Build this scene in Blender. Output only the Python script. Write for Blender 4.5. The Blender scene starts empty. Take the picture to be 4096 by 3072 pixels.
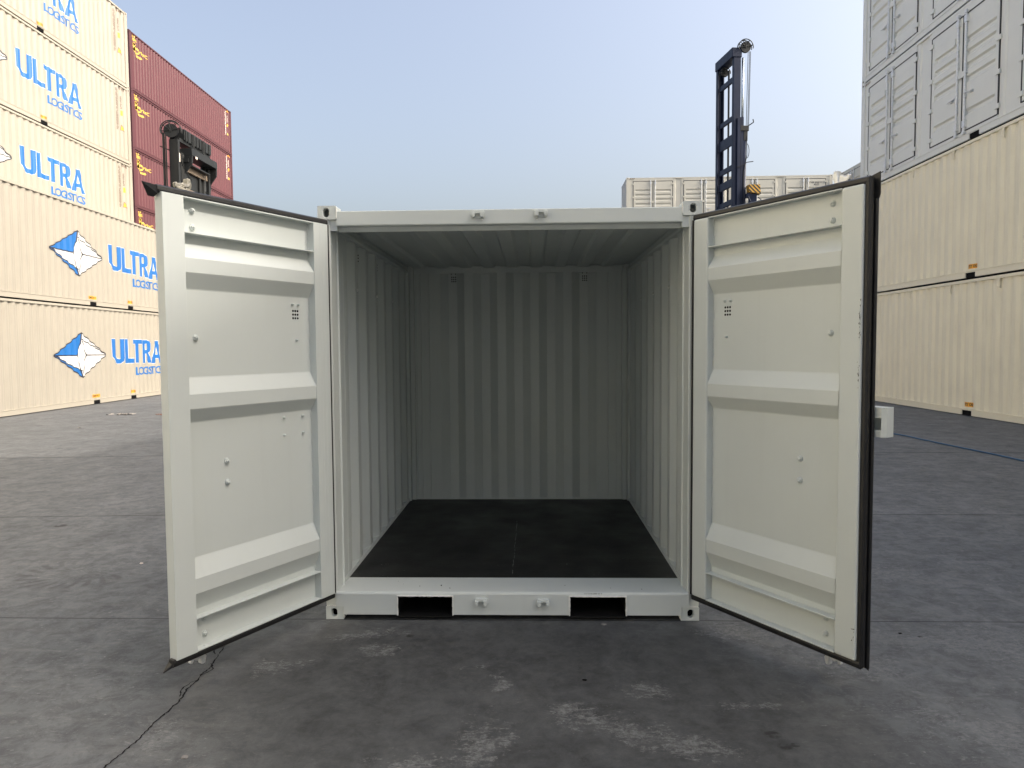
import bpy, bmesh, math, random
from mathutils import Vector, Matrix
random.seed(7)
S = bpy.context.scene
COL = S.collection
R = math.radians

# ------------------------------------------------------------------ camera
cam_d = bpy.data.cameras.new('camera')
cam = bpy.data.objects.new('camera', cam_d); COL.objects.link(cam)
cam_d.sensor_width = 36.0
cam_d.lens = 2794.7 / 4096 * 36
cam_d.clip_start = 0.05; cam_d.clip_end = 3000
yaw, pitch, roll = 0.0292, -0.0532, -0.0072
fw = Vector((-math.sin(yaw)*math.cos(pitch), math.cos(yaw)*math.cos(pitch), math.sin(pitch)))
rt = Vector((math.cos(yaw), math.sin(yaw), 0)); up = rt.cross(fw)
r2 = rt*math.cos(roll) + up*math.sin(roll); u2 = -rt*math.sin(roll) + up*math.cos(roll)
cam.matrix_world = Matrix(((r2.x, u2.x, -fw.x, 0.1236), (r2.y, u2.y, -fw.y, -3.7616),
                           (r2.z, u2.z, -fw.z, 1.498), (0, 0, 0, 1)))
S.camera = cam

# ------------------------------------------------------------------ light
SUN_EL, SUN_AZ = 42.3, 97.5            # azimuth measured from +Y towards +X
w = bpy.data.worlds.new('World'); S.world = w; w.use_nodes = True
nt = w.node_tree; bg = nt.nodes['Background']
sky = nt.nodes.new('ShaderNodeTexSky'); sky.sky_type = 'NISHITA'; sky.sun_disc = False
sky.sun_elevation = R(SUN_EL); sky.sun_rotation = R(SUN_AZ)
sky.altitude = 0; sky.air_density = 1.2; sky.dust_density = 8.5; sky.ozone_density = 1.0
hs = nt.nodes.new('ShaderNodeHueSaturation'); hs.inputs['Saturation'].default_value = .80; hs.inputs['Hue'].default_value = .505
nt.links.new(sky.outputs[0], hs.inputs['Color']); nt.links.new(hs.outputs[0], bg.inputs[0]); bg.inputs[1].default_value = 0.15
sd = bpy.data.lights.new('sun', 'SUN'); sd.energy = 1.3; sd.angle = R(1.5); sd.color = (1.0, 0.92, 0.82)
sun = bpy.data.objects.new('sun', sd); COL.objects.link(sun)
sv = Vector((math.sin(R(SUN_AZ))*math.cos(R(SUN_EL)), math.cos(R(SUN_AZ))*math.cos(R(SUN_EL)), math.sin(R(SUN_EL))))
sun.rotation_euler = sv.to_track_quat('Z', 'Y').to_euler(); sun.location = sv*60
S.view_settings.view_transform = 'Standard'; S.view_settings.look = 'None'
S.view_settings.exposure = 1.08; S.view_settings.gamma = 1
S.view_settings.use_curve_mapping = False
S.cycles.max_bounces = 8; S.cycles.diffuse_bounces = 5; S.cycles.glossy_bounces = 4

# ------------------------------------------------------------------ materials
class NT:
    def __init__(s, name):
        s.m = bpy.data.materials.new(name); s.m.use_nodes = True
        s.t = s.m.node_tree; s.b = s.t.nodes['Principled BSDF']
    def n(s, typ, ins=None, **kw):
        o = s.t.nodes.new('ShaderNode'+typ)
        for k, v in kw.items(): setattr(o, k, v)
        for k, v in (ins or {}).items():
            if hasattr(v, 'is_output') or isinstance(v, bpy.types.NodeSocket): s.t.links.new(v, o.inputs[k])
            else: o.inputs[k].default_value = v
        return o
    def math(s, op, a, b=0.0, c=0.0, clamp=False):
        return s.n('Math', {0: a, 1: b, 2: c}, operation=op, use_clamp=clamp).outputs[0]
    def mix(s, f, a, b, blend='MIX'):
        o = s.t.nodes.new('ShaderNodeMix'); o.data_type = 'RGBA'; o.blend_type = blend; o.clamp_factor = True
        for i, v in ((0, f), (6, a), (7, b)):
            if isinstance(v, bpy.types.NodeSocket): s.t.links.new(v, o.inputs[i])
            else: o.inputs[i].default_value = v if i == 0 else (*v, 1) if len(v) == 3 else v
        return o.outputs[2]
    def noise(s, vec, scale, detail=4, rough=.55, dist=0.0):
        return s.n('TexNoise', {'Vector': vec, 'Scale': scale, 'Detail': detail, 'Roughness': rough, 'Distortion': dist}).outputs[0]
    def ramp(s, v, lo, hi, a=0.0, b=1.0):
        return s.n('MapRange', {0: v, 1: lo, 2: hi, 3: a, 4: b}).outputs[0]
    def bump(s, h, strength, dist):
        o = s.n('Bump', {'Strength': strength, 'Distance': dist, 'Height': h})
        s.t.links.new(o.outputs[0], s.b.inputs['Normal'])
    def set(s, key, v):
        if isinstance(v, bpy.types.NodeSocket): s.t.links.new(v, s.b.inputs[key])
        else: s.b.inputs[key].default_value = v

def paint(name, col, rough=.42, dirt=.12, dcol=(.25, .22, .18), var=.05, bump=.0015, metal=0.0, spec=.5, bs=6.0, blot=1.3):
    """painted steel: faint large-scale tone drift, dirt specks, orange-peel bump"""
    k = NT(name); co = k.n('TexCoord').outputs['Object']
    big = k.noise(co, blot, 4, .6)
    f = k.ramp(big, .3, .7, 1-var, 1+var)
    c = k.mix(1.0, col, k.n('CombineColor', {0: f, 1: f, 2: f}).outputs[0], 'MULTIPLY')
    sp = k.ramp(k.noise(co, 34, 6, .7), .66, .74)
    big2 = k.ramp(k.noise(co, 3.1, 3, .6), .5, .75)
    c = k.mix(k.math('MULTIPLY', k.math('MULTIPLY', sp, big2), dirt*2.5), c, dcol)
    # faint vertical streaks
    st = k.n('Mapping', {'Vector': co, 'Scale': (9, 9, .5)}).outputs[0]
    c = k.mix(k.math('MULTIPLY', k.ramp(k.noise(st, 2.2, 4, .6), .55, .8), dirt), c, dcol)
    k.set('Base Color', c); k.set('Metallic', metal); k.set('Specular IOR Level', spec)
    k.set('Roughness', k.ramp(k.noise(co, 5, 4), .2, .8, rough-.06, rough+.08))
    k.bump(k.noise(co, bs, 3, .5), .5, bump)
    return k.m

def plain(name, col, rough=.5, metal=0.0, var=.1, scale=12, spec=.5, bump=0):
    k = NT(name); co = k.n('TexCoord').outputs['Object']
    f = k.ramp(k.noise(co, scale, 4), .25, .75, 1-var, 1+var)
    k.set('Base Color', k.mix(1.0, col, k.n('CombineColor', {0: f, 1: f, 2: f}).outputs[0], 'MULTIPLY'))
    k.set('Roughness', rough); k.set('Metallic', metal); k.set('Specular IOR Level', spec)
    if bump: k.bump(k.noise(co, scale*3, 3), .5, bump)
    return k.m

M = {}
M['mini'] = paint('light_grey_paint', (.570, .607, .594), .40, .035, (.20, .19, .16), .025, .0012)
k = NT('black_floor_paint'); co = k.n('TexCoord').outputs['Object']
pl = k.n('Mapping', {'Vector': co, 'Scale': (2.2, 26, 1)}).outputs[0]
dsh = k.ramp(k.noise(pl, 3.2, 5, .65), .66, .72)
c_ = k.mix(k.math('MULTIPLY', dsh, .9), (.0105, .0105, .0105), (.002, .002, .002))
c_ = k.mix(k.math('MULTIPLY', k.ramp(k.noise(co, 2.2, 6, .7), .5, .75), .5), c_, (.019, .019, .019))
scf = k.n('Mapping', {'Vector': co, 'Scale': (3, 14, 1), 'Rotation': (0, 0, R(24))}).outputs[0]
c_ = k.mix(k.math('MULTIPLY', k.ramp(k.noise(scf, 4, 7, .75), .66, .72), .35), c_, (.05, .05, .05))
k.set('Base Color', c_); k.set('Roughness', k.ramp(k.noise(co, 3, 5), .3, .7, .34, .55)); k.set('Specular IOR Level', .28)
k.bump(k.math('ADD', k.noise(pl, 3.2, 5, .65), k.math('MULTIPLY', dsh, -.8)), .5, .0025)
M['floor'] = k.m
M['rubber'] = plain('black_rubber', (.012, .012, .013), .45, 0, .3, 20, .4, .001)
M['zinc'] = plain('galvanised_steel', (.68, .70, .72), .38, .35, .15, 30)
M['whiteweld'] = plain('white_weld_paint', (.72, .73, .70), .5, 0, .08, 90, .5, .004)
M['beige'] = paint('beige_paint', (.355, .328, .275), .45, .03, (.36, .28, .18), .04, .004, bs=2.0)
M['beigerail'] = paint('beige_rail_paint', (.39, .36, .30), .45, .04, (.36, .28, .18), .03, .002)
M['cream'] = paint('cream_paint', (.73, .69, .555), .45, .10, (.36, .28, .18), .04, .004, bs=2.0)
M['creamrail'] = paint('cream_rail_paint', (.73, .69, .555), .45, .08, (.36, .28, .18), .03, .002)
M['greytop'] = paint('pale_grey_container_paint', (.65, .67, .655), .45, .05, (.22, .2, .17), .03, .004, bs=2.0)
M['sand'] = paint('sand_paint', (.58, .56, .485), .45, .06, (.3, .25, .18), .04, .003, bs=2.0)
M['red'] = paint('oxide_red_paint', (.105, .027, .034), .5, .10, (.16, .06, .05), .05, .004, bs=2.0)
M['redrail'] = paint('oxide_red_rail_paint', (.09, .026, .03), .5, .10, (.10, .04, .03), .05, .002)
M['blue'] = plain('blue_lettering', (.012, .135, .42), .45, 0, .08, 3)
M['white'] = plain('white_lettering', (.62, .62, .61), .45, 0, .05, 3)
M['line'] = plain('black_lettering', (.02, .02, .03), .45, 0, .1, 3)
M['yellow'] = plain('yellow_lettering', (.62, .42, .07), .45, 0, .1, 3)
M['orange'] = plain('orange_sticker', (.80, .38, .03), .5, 0, .1, 5)
M['fleck'] = plain('pale_paint_fleck', (.30, .30, .29), .5, 0, .2, 50)
M['chip'] = plain('bare_steel_chip', (.07, .065, .06), .5, .3, .3, 50)
M['brown'] = plain('brown_marking', (.16, .11, .08), .5, 0, .1, 5)
M['palemark'] = plain('pale_marking', (.75, .66, .58), .5, 0, .1, 5)
M['dark'] = plain('dark_opening', (.006, .006, .007), .8, 0, .1, 5, .1)
M['mastblue'] = paint('dark_blue_machine_paint', (.010, .017, .042), .42, .12, (.03, .025, .02), .15, .002, spec=.22)
M['mastblack'] = paint('black_machine_paint', (.020, .022, .023), .5, .2, (.06, .05, .035), .2, .002, spec=.25)
M['worn'] = paint('worn_brown_steel', (.22, .17, .125), .6, .4, (.1, .05, .02), .25, .003)
M['chrome'] = plain('polished_rod', (.55, .62, .70), .18, .9, .05, 5)
M['tyre'] = plain('tyre_rubber', (.02, .02, .02), .8, 0, .2, 8)
M['glass'] = plain('cab_glass', (.03, .04, .05), .08, 0, .05, 2, .8)
M['cable'] = plain('blue_cable', (.02, .08, .17), .4, 0, .1, 10)
M['tape'] = plain('peeling_tape', (.34, .32, .27), .5, .2, .3, 30, .5, .004)
M['rust'] = plain('rusty_steel', (.17, .07, .035), .75, .2, .4, 40)
M['stone'] = plain('grey_stone', (.20, .19, .18), .85, 0, .3, 60)
M['scrap'] = plain('plastic_scrap', (.33, .30, .27), .5, 0, .25, 20)
# hazard stripes, diagonal in object space
k = NT('hazard_stripes'); co = k.n('TexCoord').outputs['Object']
sx = k.n('SeparateXYZ', {0: co})
dg = k.math('ADD', k.math('MULTIPLY', sx.outputs[0], 6.5), k.math('ADD', k.math('MULTIPLY', sx.outputs[2], 6.5), k.math('MULTIPLY', sx.outputs[1], 6.5)))
k.set('Base Color', k.mix(k.math('GREATER_THAN', k.math('FRACT', dg), .5), (.02, .018, .02), (.62, .36, .06))); k.set('Roughness', .6)
M['hazard'] = k.m

# ------------------------------------------------------------------ mesh builder
class MB:
    def __init__(s): s.v = []; s.f = []; s.mi = []; s.T = Matrix(); s.k = 0; s.r = []
    def add(s, vs, fs):
        o = len(s.v); s.r.append((o, len(s.f))); s.v += [s.T @ Vector(p) for p in vs]
        s.f += [tuple(o+i for i in f) for f in fs]; s.mi += [s.k]*len(fs)
    def box(s, x0, x1, y0, y1, z0, z1):
        s.add([(x, y, z) for x in (x0, x1) for y in (y0, y1) for z in (z0, z1)],
              [(0, 1, 3, 2), (4, 6, 7, 5), (0, 4, 5, 1), (2, 3, 7, 6), (0, 2, 6, 4), (1, 5, 7, 3)])
    def prism(s, poly, fn, a, b):
        """poly 2-D list; fn(p, q, t) -> 3-D; extrude t from a to b"""
        n = len(poly)
        s.add([fn(p, q, a) for p, q in poly]+[fn(p, q, b) for p, q in poly],
              [tuple(range(n)), tuple(range(2*n-1, n-1, -1))]+[(i, (i+1) % n, n+(i+1) % n, n+i) for i in range(n)])
    def tube(s, p, q, r, n=10, r2=None, cap=True):
        p = Vector(p); q = Vector(q); r2 = r if r2 is None else r2
        d = (q-p).normalized(); a = d.orthogonal().normalized(); b = d.cross(a)
        vs = [p+(a*math.cos(t)+b*math.sin(t))*r for t in [2*math.pi*i/n for i in range(n)]]
        vs += [q+(a*math.cos(t)+b*math.sin(t))*r2 for t in [2*math.pi*i/n for i in range(n)]]
        fs = [(i, (i+1) % n, n+(i+1) % n, n+i) for i in range(n)]
        if cap: fs += [tuple(range(n-1, -1, -1)), tuple(range(n, 2*n))]
        s.add(vs, fs)
    def path(s, pts, r, n=8):
        for a, b in zip(pts, pts[1:]): s.tube(a, b, r, n)
    def grid(s, us, vs, fn):
        nu, nv = len(us), len(vs)
        s.add([fn(u, v) for u in us for v in vs],
              [(i*nv+j, (i+1)*nv+j, (i+1)*nv+j+1, i*nv+j+1) for i in range(nu-1) for j in range(nv-1)])
    def build(s, name, mats, parent=None, smooth=False, bevel=0.0, recalc=True):
        me = bpy.data.meshes.new(name); me.from_pydata([tuple(v) for v in s.v], [], s.f)
        mats = mats if isinstance(mats, (list, tuple)) else [mats]
        for m in mats: me.materials.append(m)
        for p, i in zip(me.polygons, s.mi): p.material_index = i; p.use_smooth = smooth
        if recalc:
            bm = bmesh.new(); bm.from_mesh(me); bmesh.ops.recalc_face_normals(bm, faces=bm.faces); bm.to_mesh(me); bm.free()
        o = bpy.data.objects.new(name, me); COL.objects.link(o)
        if parent: o.parent = parent
        if bevel:
            b = o.modifiers.new('bevel', 'BEVEL'); b.width = bevel; b.segments = 2; b.limit_method = 'ANGLE'; b.angle_limit = R(40)
        return o

def build_each(mb, name, mat, parent, per=1, bevel=0.0):
    """one object for every `per` primitives collected in the builder"""
    for i in range(0, len(mb.r), per):
        (v0, f0), n_ = mb.r[i], mb.r[i+per] if i+per < len(mb.r) else (len(mb.v), len(mb.f))
        q = MB(); q.v = mb.v[v0:n_[0]]; q.f = [tuple(a-v0 for a in f) for f in mb.f[f0:n_[1]]]; q.mi = [0]*len(q.f)
        q.build(name, mat, parent, bevel=bevel)

def empty(name, loc=(0, 0, 0), rz=0):
    o = bpy.data.objects.new(name, None); COL.objects.link(o); o.empty_display_size = .3
    o.location = loc; o.rotation_euler = (0, 0, rz); return o
def tag(o, label=None, cat=None, group=None, kind=None):
    if label: o['label'] = label
    if cat: o['category'] = cat
    if group: o['group'] = group
    if kind: o['kind'] = kind
    return o
def copy_tree(o, parent=None):
    c = o.copy(); COL.objects.link(c); c.parent = parent
    for ch in list(o.children): copy_tree(ch, c)
    return c

# ------------------------------------------------------------------ ground
def ground_z(x):
    t = min(max((-x-3.0)/9.5, 0), 1); t2 = min(max((x-4)/5, 0), 1)
    return -.115*t - .03*t2
k = NT('worn_dark_concrete'); co = k.n('TexCoord').outputs['Object']
sep = k.n('SeparateXYZ', {0: co}); X, Y = sep.outputs[0], sep.outputs[1]
wn = k.n('TexNoise', {'Vector': co, 'Scale': 2.6, 'Detail': 5, 'Roughness': .62}).outputs[1]
wv = k.n('SeparateXYZ', {0: wn})
XW = k.math('ADD', X, k.math('MULTIPLY', k.math('SUBTRACT', wv.outputs[0], .5), .55))
YW = k.math('ADD', Y, k.math('MULTIPLY', k.math('SUBTRACT', wv.outputs[1], .5), .40))
def blob(cx, cy, rx, ry, lo=1.0, hi=.3, ang=0, warp=False):
    ca, sa = math.cos(ang), math.sin(ang)
    dx = k.math('SUBTRACT', XW if warp else X, cx); dy = k.math('SUBTRACT', YW if warp else Y, cy)
    a = k.math('DIVIDE', k.math('ADD', k.math('MULTIPLY', dx, ca), k.math('MULTIPLY', dy, sa)), rx)
    b = k.math('DIVIDE', k.math('SUBTRACT', k.math('MULTIPLY', dy, ca), k.math('MULTIPLY', dx, sa)), ry)
    d = k.math('SQRT', k.math('ADD', k.math('MULTIPLY', a, a), k.math('MULTIPLY', b, b)))
    return k.ramp(d, lo, hi)
n_big = k.noise(co, .55, 5, .6); n_mid = k.noise(co, 2.6, 6, .65, .4); n_fine = k.noise(co, 26, 5, .7)
base = k.mix(k.ramp(n_big, .32, .68), (.124, .132, .137), (.166, .172, .176))
base = k.mix(k.math('MULTIPLY', k.ramp(n_mid, .38, .7), .5), base, (.088, .092, .095))
mott = k.noise(co, 9, 9, .78, .5)
base = k.mix(k.math('MULTIPLY', k.ramp(mott, .43, .58), .68), base, (.060, .063, .067))
base = k.mix(k.math('MULTIPLY', k.ramp(k.noise(co, 15, 8, .8, .3), .56, .68), .45), base, (.225, .225, .222))
flk = k.n('Mapping', {'Vector': co, 'Scale': (9, 26, 1), 'Rotation': (0, 0, R(-24))}).outputs[0]
base = k.mix(k.math('MULTIPLY', k.math('MULTIPLY', k.ramp(k.noise(flk, 3.4, 6, .72, .6), .60, .67), k.ramp(k.noise(co, 1.1, 4, .6), .36, .56)), .90), base, (.285, .285, .28))
# long scuffs dragged along the yard
st = k.n('Mapping', {'Vector': co, 'Scale': (1.0, 5.5, 1), 'Rotation': (0, 0, R(-9))}).outputs[0]
base = k.mix(k.math('MULTIPLY', k.ramp(k.noise(st, 2.2, 7, .72, .5), .52, .72), .40), base, (.215, .212, .205))
st2 = k.n('Mapping', {'Vector': co, 'Scale': (3.0, 16, 1), 'Rotation': (0, 0, R(12))}).outputs[0]
base = k.mix(k.math('MULTIPLY', k.ramp(k.noise(st2, 2.2, 6, .7), .58, .70), .28), base, (.235, .232, .228))
# dark stained bay in front of the doors, container and door shade painted in
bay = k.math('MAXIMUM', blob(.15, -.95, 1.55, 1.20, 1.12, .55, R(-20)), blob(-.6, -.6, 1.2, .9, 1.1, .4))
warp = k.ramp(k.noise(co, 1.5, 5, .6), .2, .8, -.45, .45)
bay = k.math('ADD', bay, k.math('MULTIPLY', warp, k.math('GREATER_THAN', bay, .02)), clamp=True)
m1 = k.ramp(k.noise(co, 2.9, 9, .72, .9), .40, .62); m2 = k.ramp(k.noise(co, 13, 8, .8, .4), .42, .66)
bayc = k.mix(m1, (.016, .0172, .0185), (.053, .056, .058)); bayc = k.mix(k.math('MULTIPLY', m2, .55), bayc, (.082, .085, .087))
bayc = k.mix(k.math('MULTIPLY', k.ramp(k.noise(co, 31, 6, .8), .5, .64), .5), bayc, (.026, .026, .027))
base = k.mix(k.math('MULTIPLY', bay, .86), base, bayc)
# pale scraped patches
pale = None
for cx, cy, rx, ry, an in ((-.07, -1.22, .16, .30, 0), (-.03, -.72, .10, .16, .2), (.46, -1.08, .34, .17, -.25), (.70, -1.22, .25, .10, -.3),
                           (.30, -1.0, .16, .14, 0), (-.66, -.42, .15, .10, .2), (1.25, -.12, .42, .20, -.25), (1.66, -.55, .34, .20, -.4), (1.05, -.9, .14, .07, 0),
                           (-1.36, -1.18, .10, .22, -.1), (-.75, -.2, .22, .09, .1), (-.2, -.55, .07, .05, 0), (-1.1, -.55, .18, .12, .3),
                           (2.4, -.3, .8, .3, -.2), (.62, -.75, .14, .09, -.3), (1.9, -1.1, .5, .25, -.4), (-.3, -1.35, .2, .12, 0), (2.2, .9, .8, .3, -.1)):
    b = blob(cx, cy, rx, ry, 1.35, .1, an, True); pale = b if pale is None else k.math('MAXIMUM', pale, b)
stp = k.n('Mapping', {'Vector': co, 'Scale': (7, 17, 1), 'Rotation': (0, 0, R(-18))}).outputs[0]
pn = k.noise(stp, 3.0, 8, .8, .9)
pn = k.math('ADD', k.math('MULTIPLY', pn, .62), k.math('MULTIPLY', k.noise(co, 9, 6, .75), .38))
grit = k.noise(co, 85, 5, .8)
pn = k.math('ADD', k.math('MULTIPLY', pn, .78), k.math('MULTIPLY', grit, .22))
pm = k.math('MULTIPLY', k.ramp(k.math('ADD', pn, k.math('MULTIPLY', pale, .15)), .600, .640), k.ramp(pale, .02, .25))
base = k.mix(k.math('MULTIPLY', pm, k.ramp(k.noise(co, 40, 5, .8), .40, .60, .15, .75)), base, (.215, .218, .218))
# sparse thin scratches everywhere
scr = k.n('Mapping', {'Vector': co, 'Scale': (2.0, 40, 1), 'Rotation': (0, 0, R(35))}).outputs[0]
base = k.mix(k.math('MULTIPLY', k.ramp(k.noise(scr, 2.5, 4, .5), .70, .74), .35), base, (.25, .25, .245))
# oil drips
for cx, cy, r in ((1.04, -1.12, .030), (1.06, -1.20, .026), (1.10, -1.19, .017), (-3.94, 2.06, .05), (-3.0, 2.3, .08), (2.1, -.2, .012), (-.52, -.22, .02)):
    o = blob(cx, cy, r, r*.8, 1.25, .8); o = k.math('MULTIPLY', o, k.ramp(k.noise(co, 30, 4), .35, .5))
    base = k.mix(o, base, (.018, .018, .019))
# tyre scrub ring left of the open door
dx = k.math('SUBTRACT', X, -2.93); dy = k.math('SUBTRACT', Y, .80)
rr = k.math('SQRT', k.math('ADD', k.math('MULTIPLY', dx, dx), k.math('MULTIPLY', k.math('MULTIPLY', dy, 1.15), k.math('MULTIPLY', dy, 1.15))))
th = k.math('ARCTAN2', dy, dx)
ring = k.math('MULTIPLY', k.ramp(rr, .22, .27), k.ramp(rr, .42, .37))
ring2 = k.math('MULTIPLY', k.ramp(rr, .10, .13), k.ramp(rr, .21, .18))
lug = k.ramp(k.math('SINE', k.math('ADD', k.math('MULTIPLY', th, 22), k.math('MULTIPLY', rr, 26))), -.2, .8)
tread = k.math('MULTIPLY', k.math('MULTIPLY', k.math('MAXIMUM', ring, k.math('MULTIPLY', ring2, .6)), lug), k.ramp(k.math('ADD', dy, k.math('MULTIPLY', dx, .5)), .30, .0))
base = k.mix(k.math('MULTIPLY', tread, .55), base, (.055, .055, .057))
# expansion joints between slabs
def joint(y, w_, x0=None):
    wob = k.math('MULTIPLY', k.math('SUBTRACT', k.noise(co, 3.0, 3), .5), .010)
    d = k.math('ABSOLUTE', k.math('ADD', k.math('SUBTRACT', Y, y), wob))
    return k.ramp(d, w_, w_*.5)
jm = joint(-.002, .006)
for yy, ww in ((2.40, .013), (6.03, .022), (10.6, .02), (-2.4, .006), (15.2, .02)): jm = k.math('MAXIMUM', jm, joint(yy, ww))
jm = k.math('MULTIPLY', jm, k.ramp(k.noise(co, 4, 3), .25, .5, .55, 1))
base = k.mix(k.math('MULTIPLY', jm, .95), base, (.018, .022, .024))
base = k.mix(k.ramp(n_fine, .3, .75, 0, .22), base, (.07, .07, .072))
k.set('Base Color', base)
k.set('Roughness', k.ramp(n_mid, .3, .7, .62, .86)); k.set('Specular IOR Level', .35)
h = k.math('ADD', k.math('MULTIPLY', n_fine, .35), k.math('MULTIPLY', n_mid, .8))
h = k.math('SUBTRACT', h, k.math('MULTIPLY', jm, 1.5)); h = k.math('SUBTRACT', h, k.math('MULTIPLY', tread, .5)); h = k.math('ADD', h, k.math('MULTIPLY', mott, 1.0))
k.bump(h, .55, .006)
M['ground'] = k.m
g = MB()
xs = [-400, -120, -40, -20, -16, -14]+[-13+i*.5 for i in range(0, 53)]+[16, 30, 80, 400]
ys = [-300, -60, -20, -6, 0, 6, 12, 20, 30, 45, 90, 400]
g.grid(xs, ys, lambda x, y: (x, y, ground_z(x)))
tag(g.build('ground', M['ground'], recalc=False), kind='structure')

# crack running out from under the left door
def ribbon(pts, wid, z=.0015, seed=1, name='ground_crack'):
    rnd = random.Random(seed); m = MB(); P = []
    for (a, b), (c, d) in zip(pts, pts[1:]):
        n = max(2, int(math.hypot(c-a, d-b)/.012))
        for i in range(n): t = i/n; P.append((a+(c-a)*t, b+(d-b)*t))
    P.append(pts[-1]); L = []; off = 0
    for i, (a, b) in enumerate(P):
        off = off*.75+rnd.uniform(-.006, .006); a2, b2 = P[min(i+1, len(P)-1)]; a1, b1 = P[max(i-1, 0)]
        tx, ty = a2-a1, b2-b1; q = math.hypot(tx, ty) or 1; nx, ny = -ty/q, tx/q
        ww = wid*(.45+rnd.random()*.9)*(.35+.65*math.sin(math.pi*min(max(i/len(P), .04), .96)))
        L.append([(a+nx*(off-ww), b+ny*(off-ww), z), (a+nx*(off+ww), b+ny*(off+ww), z)])
    vs = [p for l in L for p in l]
    m.add(vs, [(2*i, 2*i+1, 2*i+3, 2*i+2) for i in range(len(L)-1)])
    return m
cm = ribbon([(-1.455, -.22), (-1.45, -.31), (-1.43, -.43), (-1.415, -.52), (-1.41, -.64), (-1.40, -.83), (-1.39, -.93), (-1.40, -1.09), (-1.40, -1.18), (-1.42, -1.36), (-1.44, -1.6)], .0040, seed=3)
for pts, sd_ in (([(-1.418, -.55), (-1.385, -.60), (-1.405, -.68)], 5), ([(-1.44, -.36), (-1.465, -.40), (-1.44, -.45)], 6), ([(-1.40, -.72), (-1.43, -.78), (-1.395, -.86)], 8)):
    c2 = ribbon(pts, .0034, seed=sd_); cm.add([tuple(v) for v in c2.v], c2.f)
tag(cm.build('ground_crack', M['dark'], recalc=False), kind='structure')

# ------------------------------------------------------------------ mini container
mini = empty('mini_container', (0, 0, 0))
tag(mini, 'open light grey mini container with black floor standing in the middle of the yard', 'container')
W2, HH, LL = 1.0246, 2.26, 2.50
PER = .278; FR = (.072, .068, .070, .068)          # corrugation: outer flat, slope, inner flat, slope
def corr(u, depth=.036, u0=0.0):
    t = (u-u0) % PER
    if t < FR[0]: return 0.0
    t -= FR[0]
    if t < FR[1]: return depth*t/FR[1]
    t -= FR[1]
    if t < FR[2]: return depth
    t -= FR[2]; return depth*(1-t/FR[3])
def corr_breaks(a, b, u0=0.0):
    out = [a]; n = int((a-u0)//PER)-1
    while u0+n*PER < b:
        for s_ in (0, FR[0], FR[0]+FR[1], FR[0]+FR[1]+FR[2]):
            q = u0+n*PER+s_
            if a+1e-4 < q < b-1e-4: out.append(q)
        n += 1
    return sorted(out)+[b]

def casting(m, x, y, z, sx, sy, w=.100, d=.105, h=.073, hole=True):
    """corner block with an oval opening in its front face; (x,y,z) outer front bottom corner"""
    X0, X1 = sorted((x, x-sx*w)); Y0, Y1 = sorted((y, y+sy*d))
    if not hole: m.box(X0, X1, Y0, Y1, z, z+h); return
    cx = x-sx*(w*.46); cz = z+h*.50; n = 20; pts = []; rec = []
    for i in range(n):
        t = 2*math.pi*i/n; c, s_ = math.cos(t), math.sin(t)
        px = cx+.0165*c; pz = cz+.0165*s_+(.0075 if s_ > 0 else -.0075)
        sc = min(((X1-cx) if c > 0 else (cx-X0))/max(abs(c), 1e-6), (h*.5)/max(abs(s_), 1e-6))
        pts.append((px, pz)); rec.append((cx+c*sc, cz+s_*sc))
    corners = {}
    for (a, b) in ((X0, z), (X1, z), (X0, z+h), (X1, z+h)):
        j = min(range(n), key=lambda q: (rec[q][0]-a)**2+(rec[q][1]-b)**2); rec[j] = (a, b)
    vs = [(a, y, b) for a, b in rec]+[(a, y, b) for a, b in pts]+[(a, y+sy*.034, b) for a, b in pts]
    fs = [(i, (i+1) % n, n+(i+1) % n, n+i) for i in range(n)]+[(n+i, n+(i+1) % n, 2*n+(i+1) % n, 2*n+i) for i in range(n)]
    m.add(vs, fs)
    m.add([(X0, y, z), (X1, y, z), (X0, y, z+h), (X1, y, z+h), (X0, Y1 if sy > 0 else Y0, z), (X1, Y1 if sy > 0 else Y0, z), (X0, Y1 if sy > 0 else Y0, z+h), (X1, Y1 if sy > 0 else Y0, z+h)],
          [(0, 4, 5, 1), (2, 3, 7, 6), (0, 2, 6, 4), (1, 5, 7, 3), (4, 6, 7, 5)])
    # cavity
    m.k = 1 if z < 1 else 0
    m.add([(cx-.035, y+sy*.0345, cz-.03), (cx+.035, y+sy*.0345, cz-.03), (cx+.035, y+sy*.07, cz-.03), (cx-.035, y+sy*.07, cz-.03),
           (cx-.035, y+sy*.07, cz+.03), (cx+.035, y+sy*.07, cz+.03)], [(0, 1, 2, 3), (3, 2, 5, 4)])
    m.k = 0
for sx in (-1, 1):
    for zz in (0, HH-.073):
        for yy, sy in ((0, 1), (LL, -1)):
            m = MB(); casting(m, sx*W2, yy, zz, sx, sy)
            m.build('corner_casting', [M['mini'], M['dark']], mini, bevel=.004)
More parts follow.
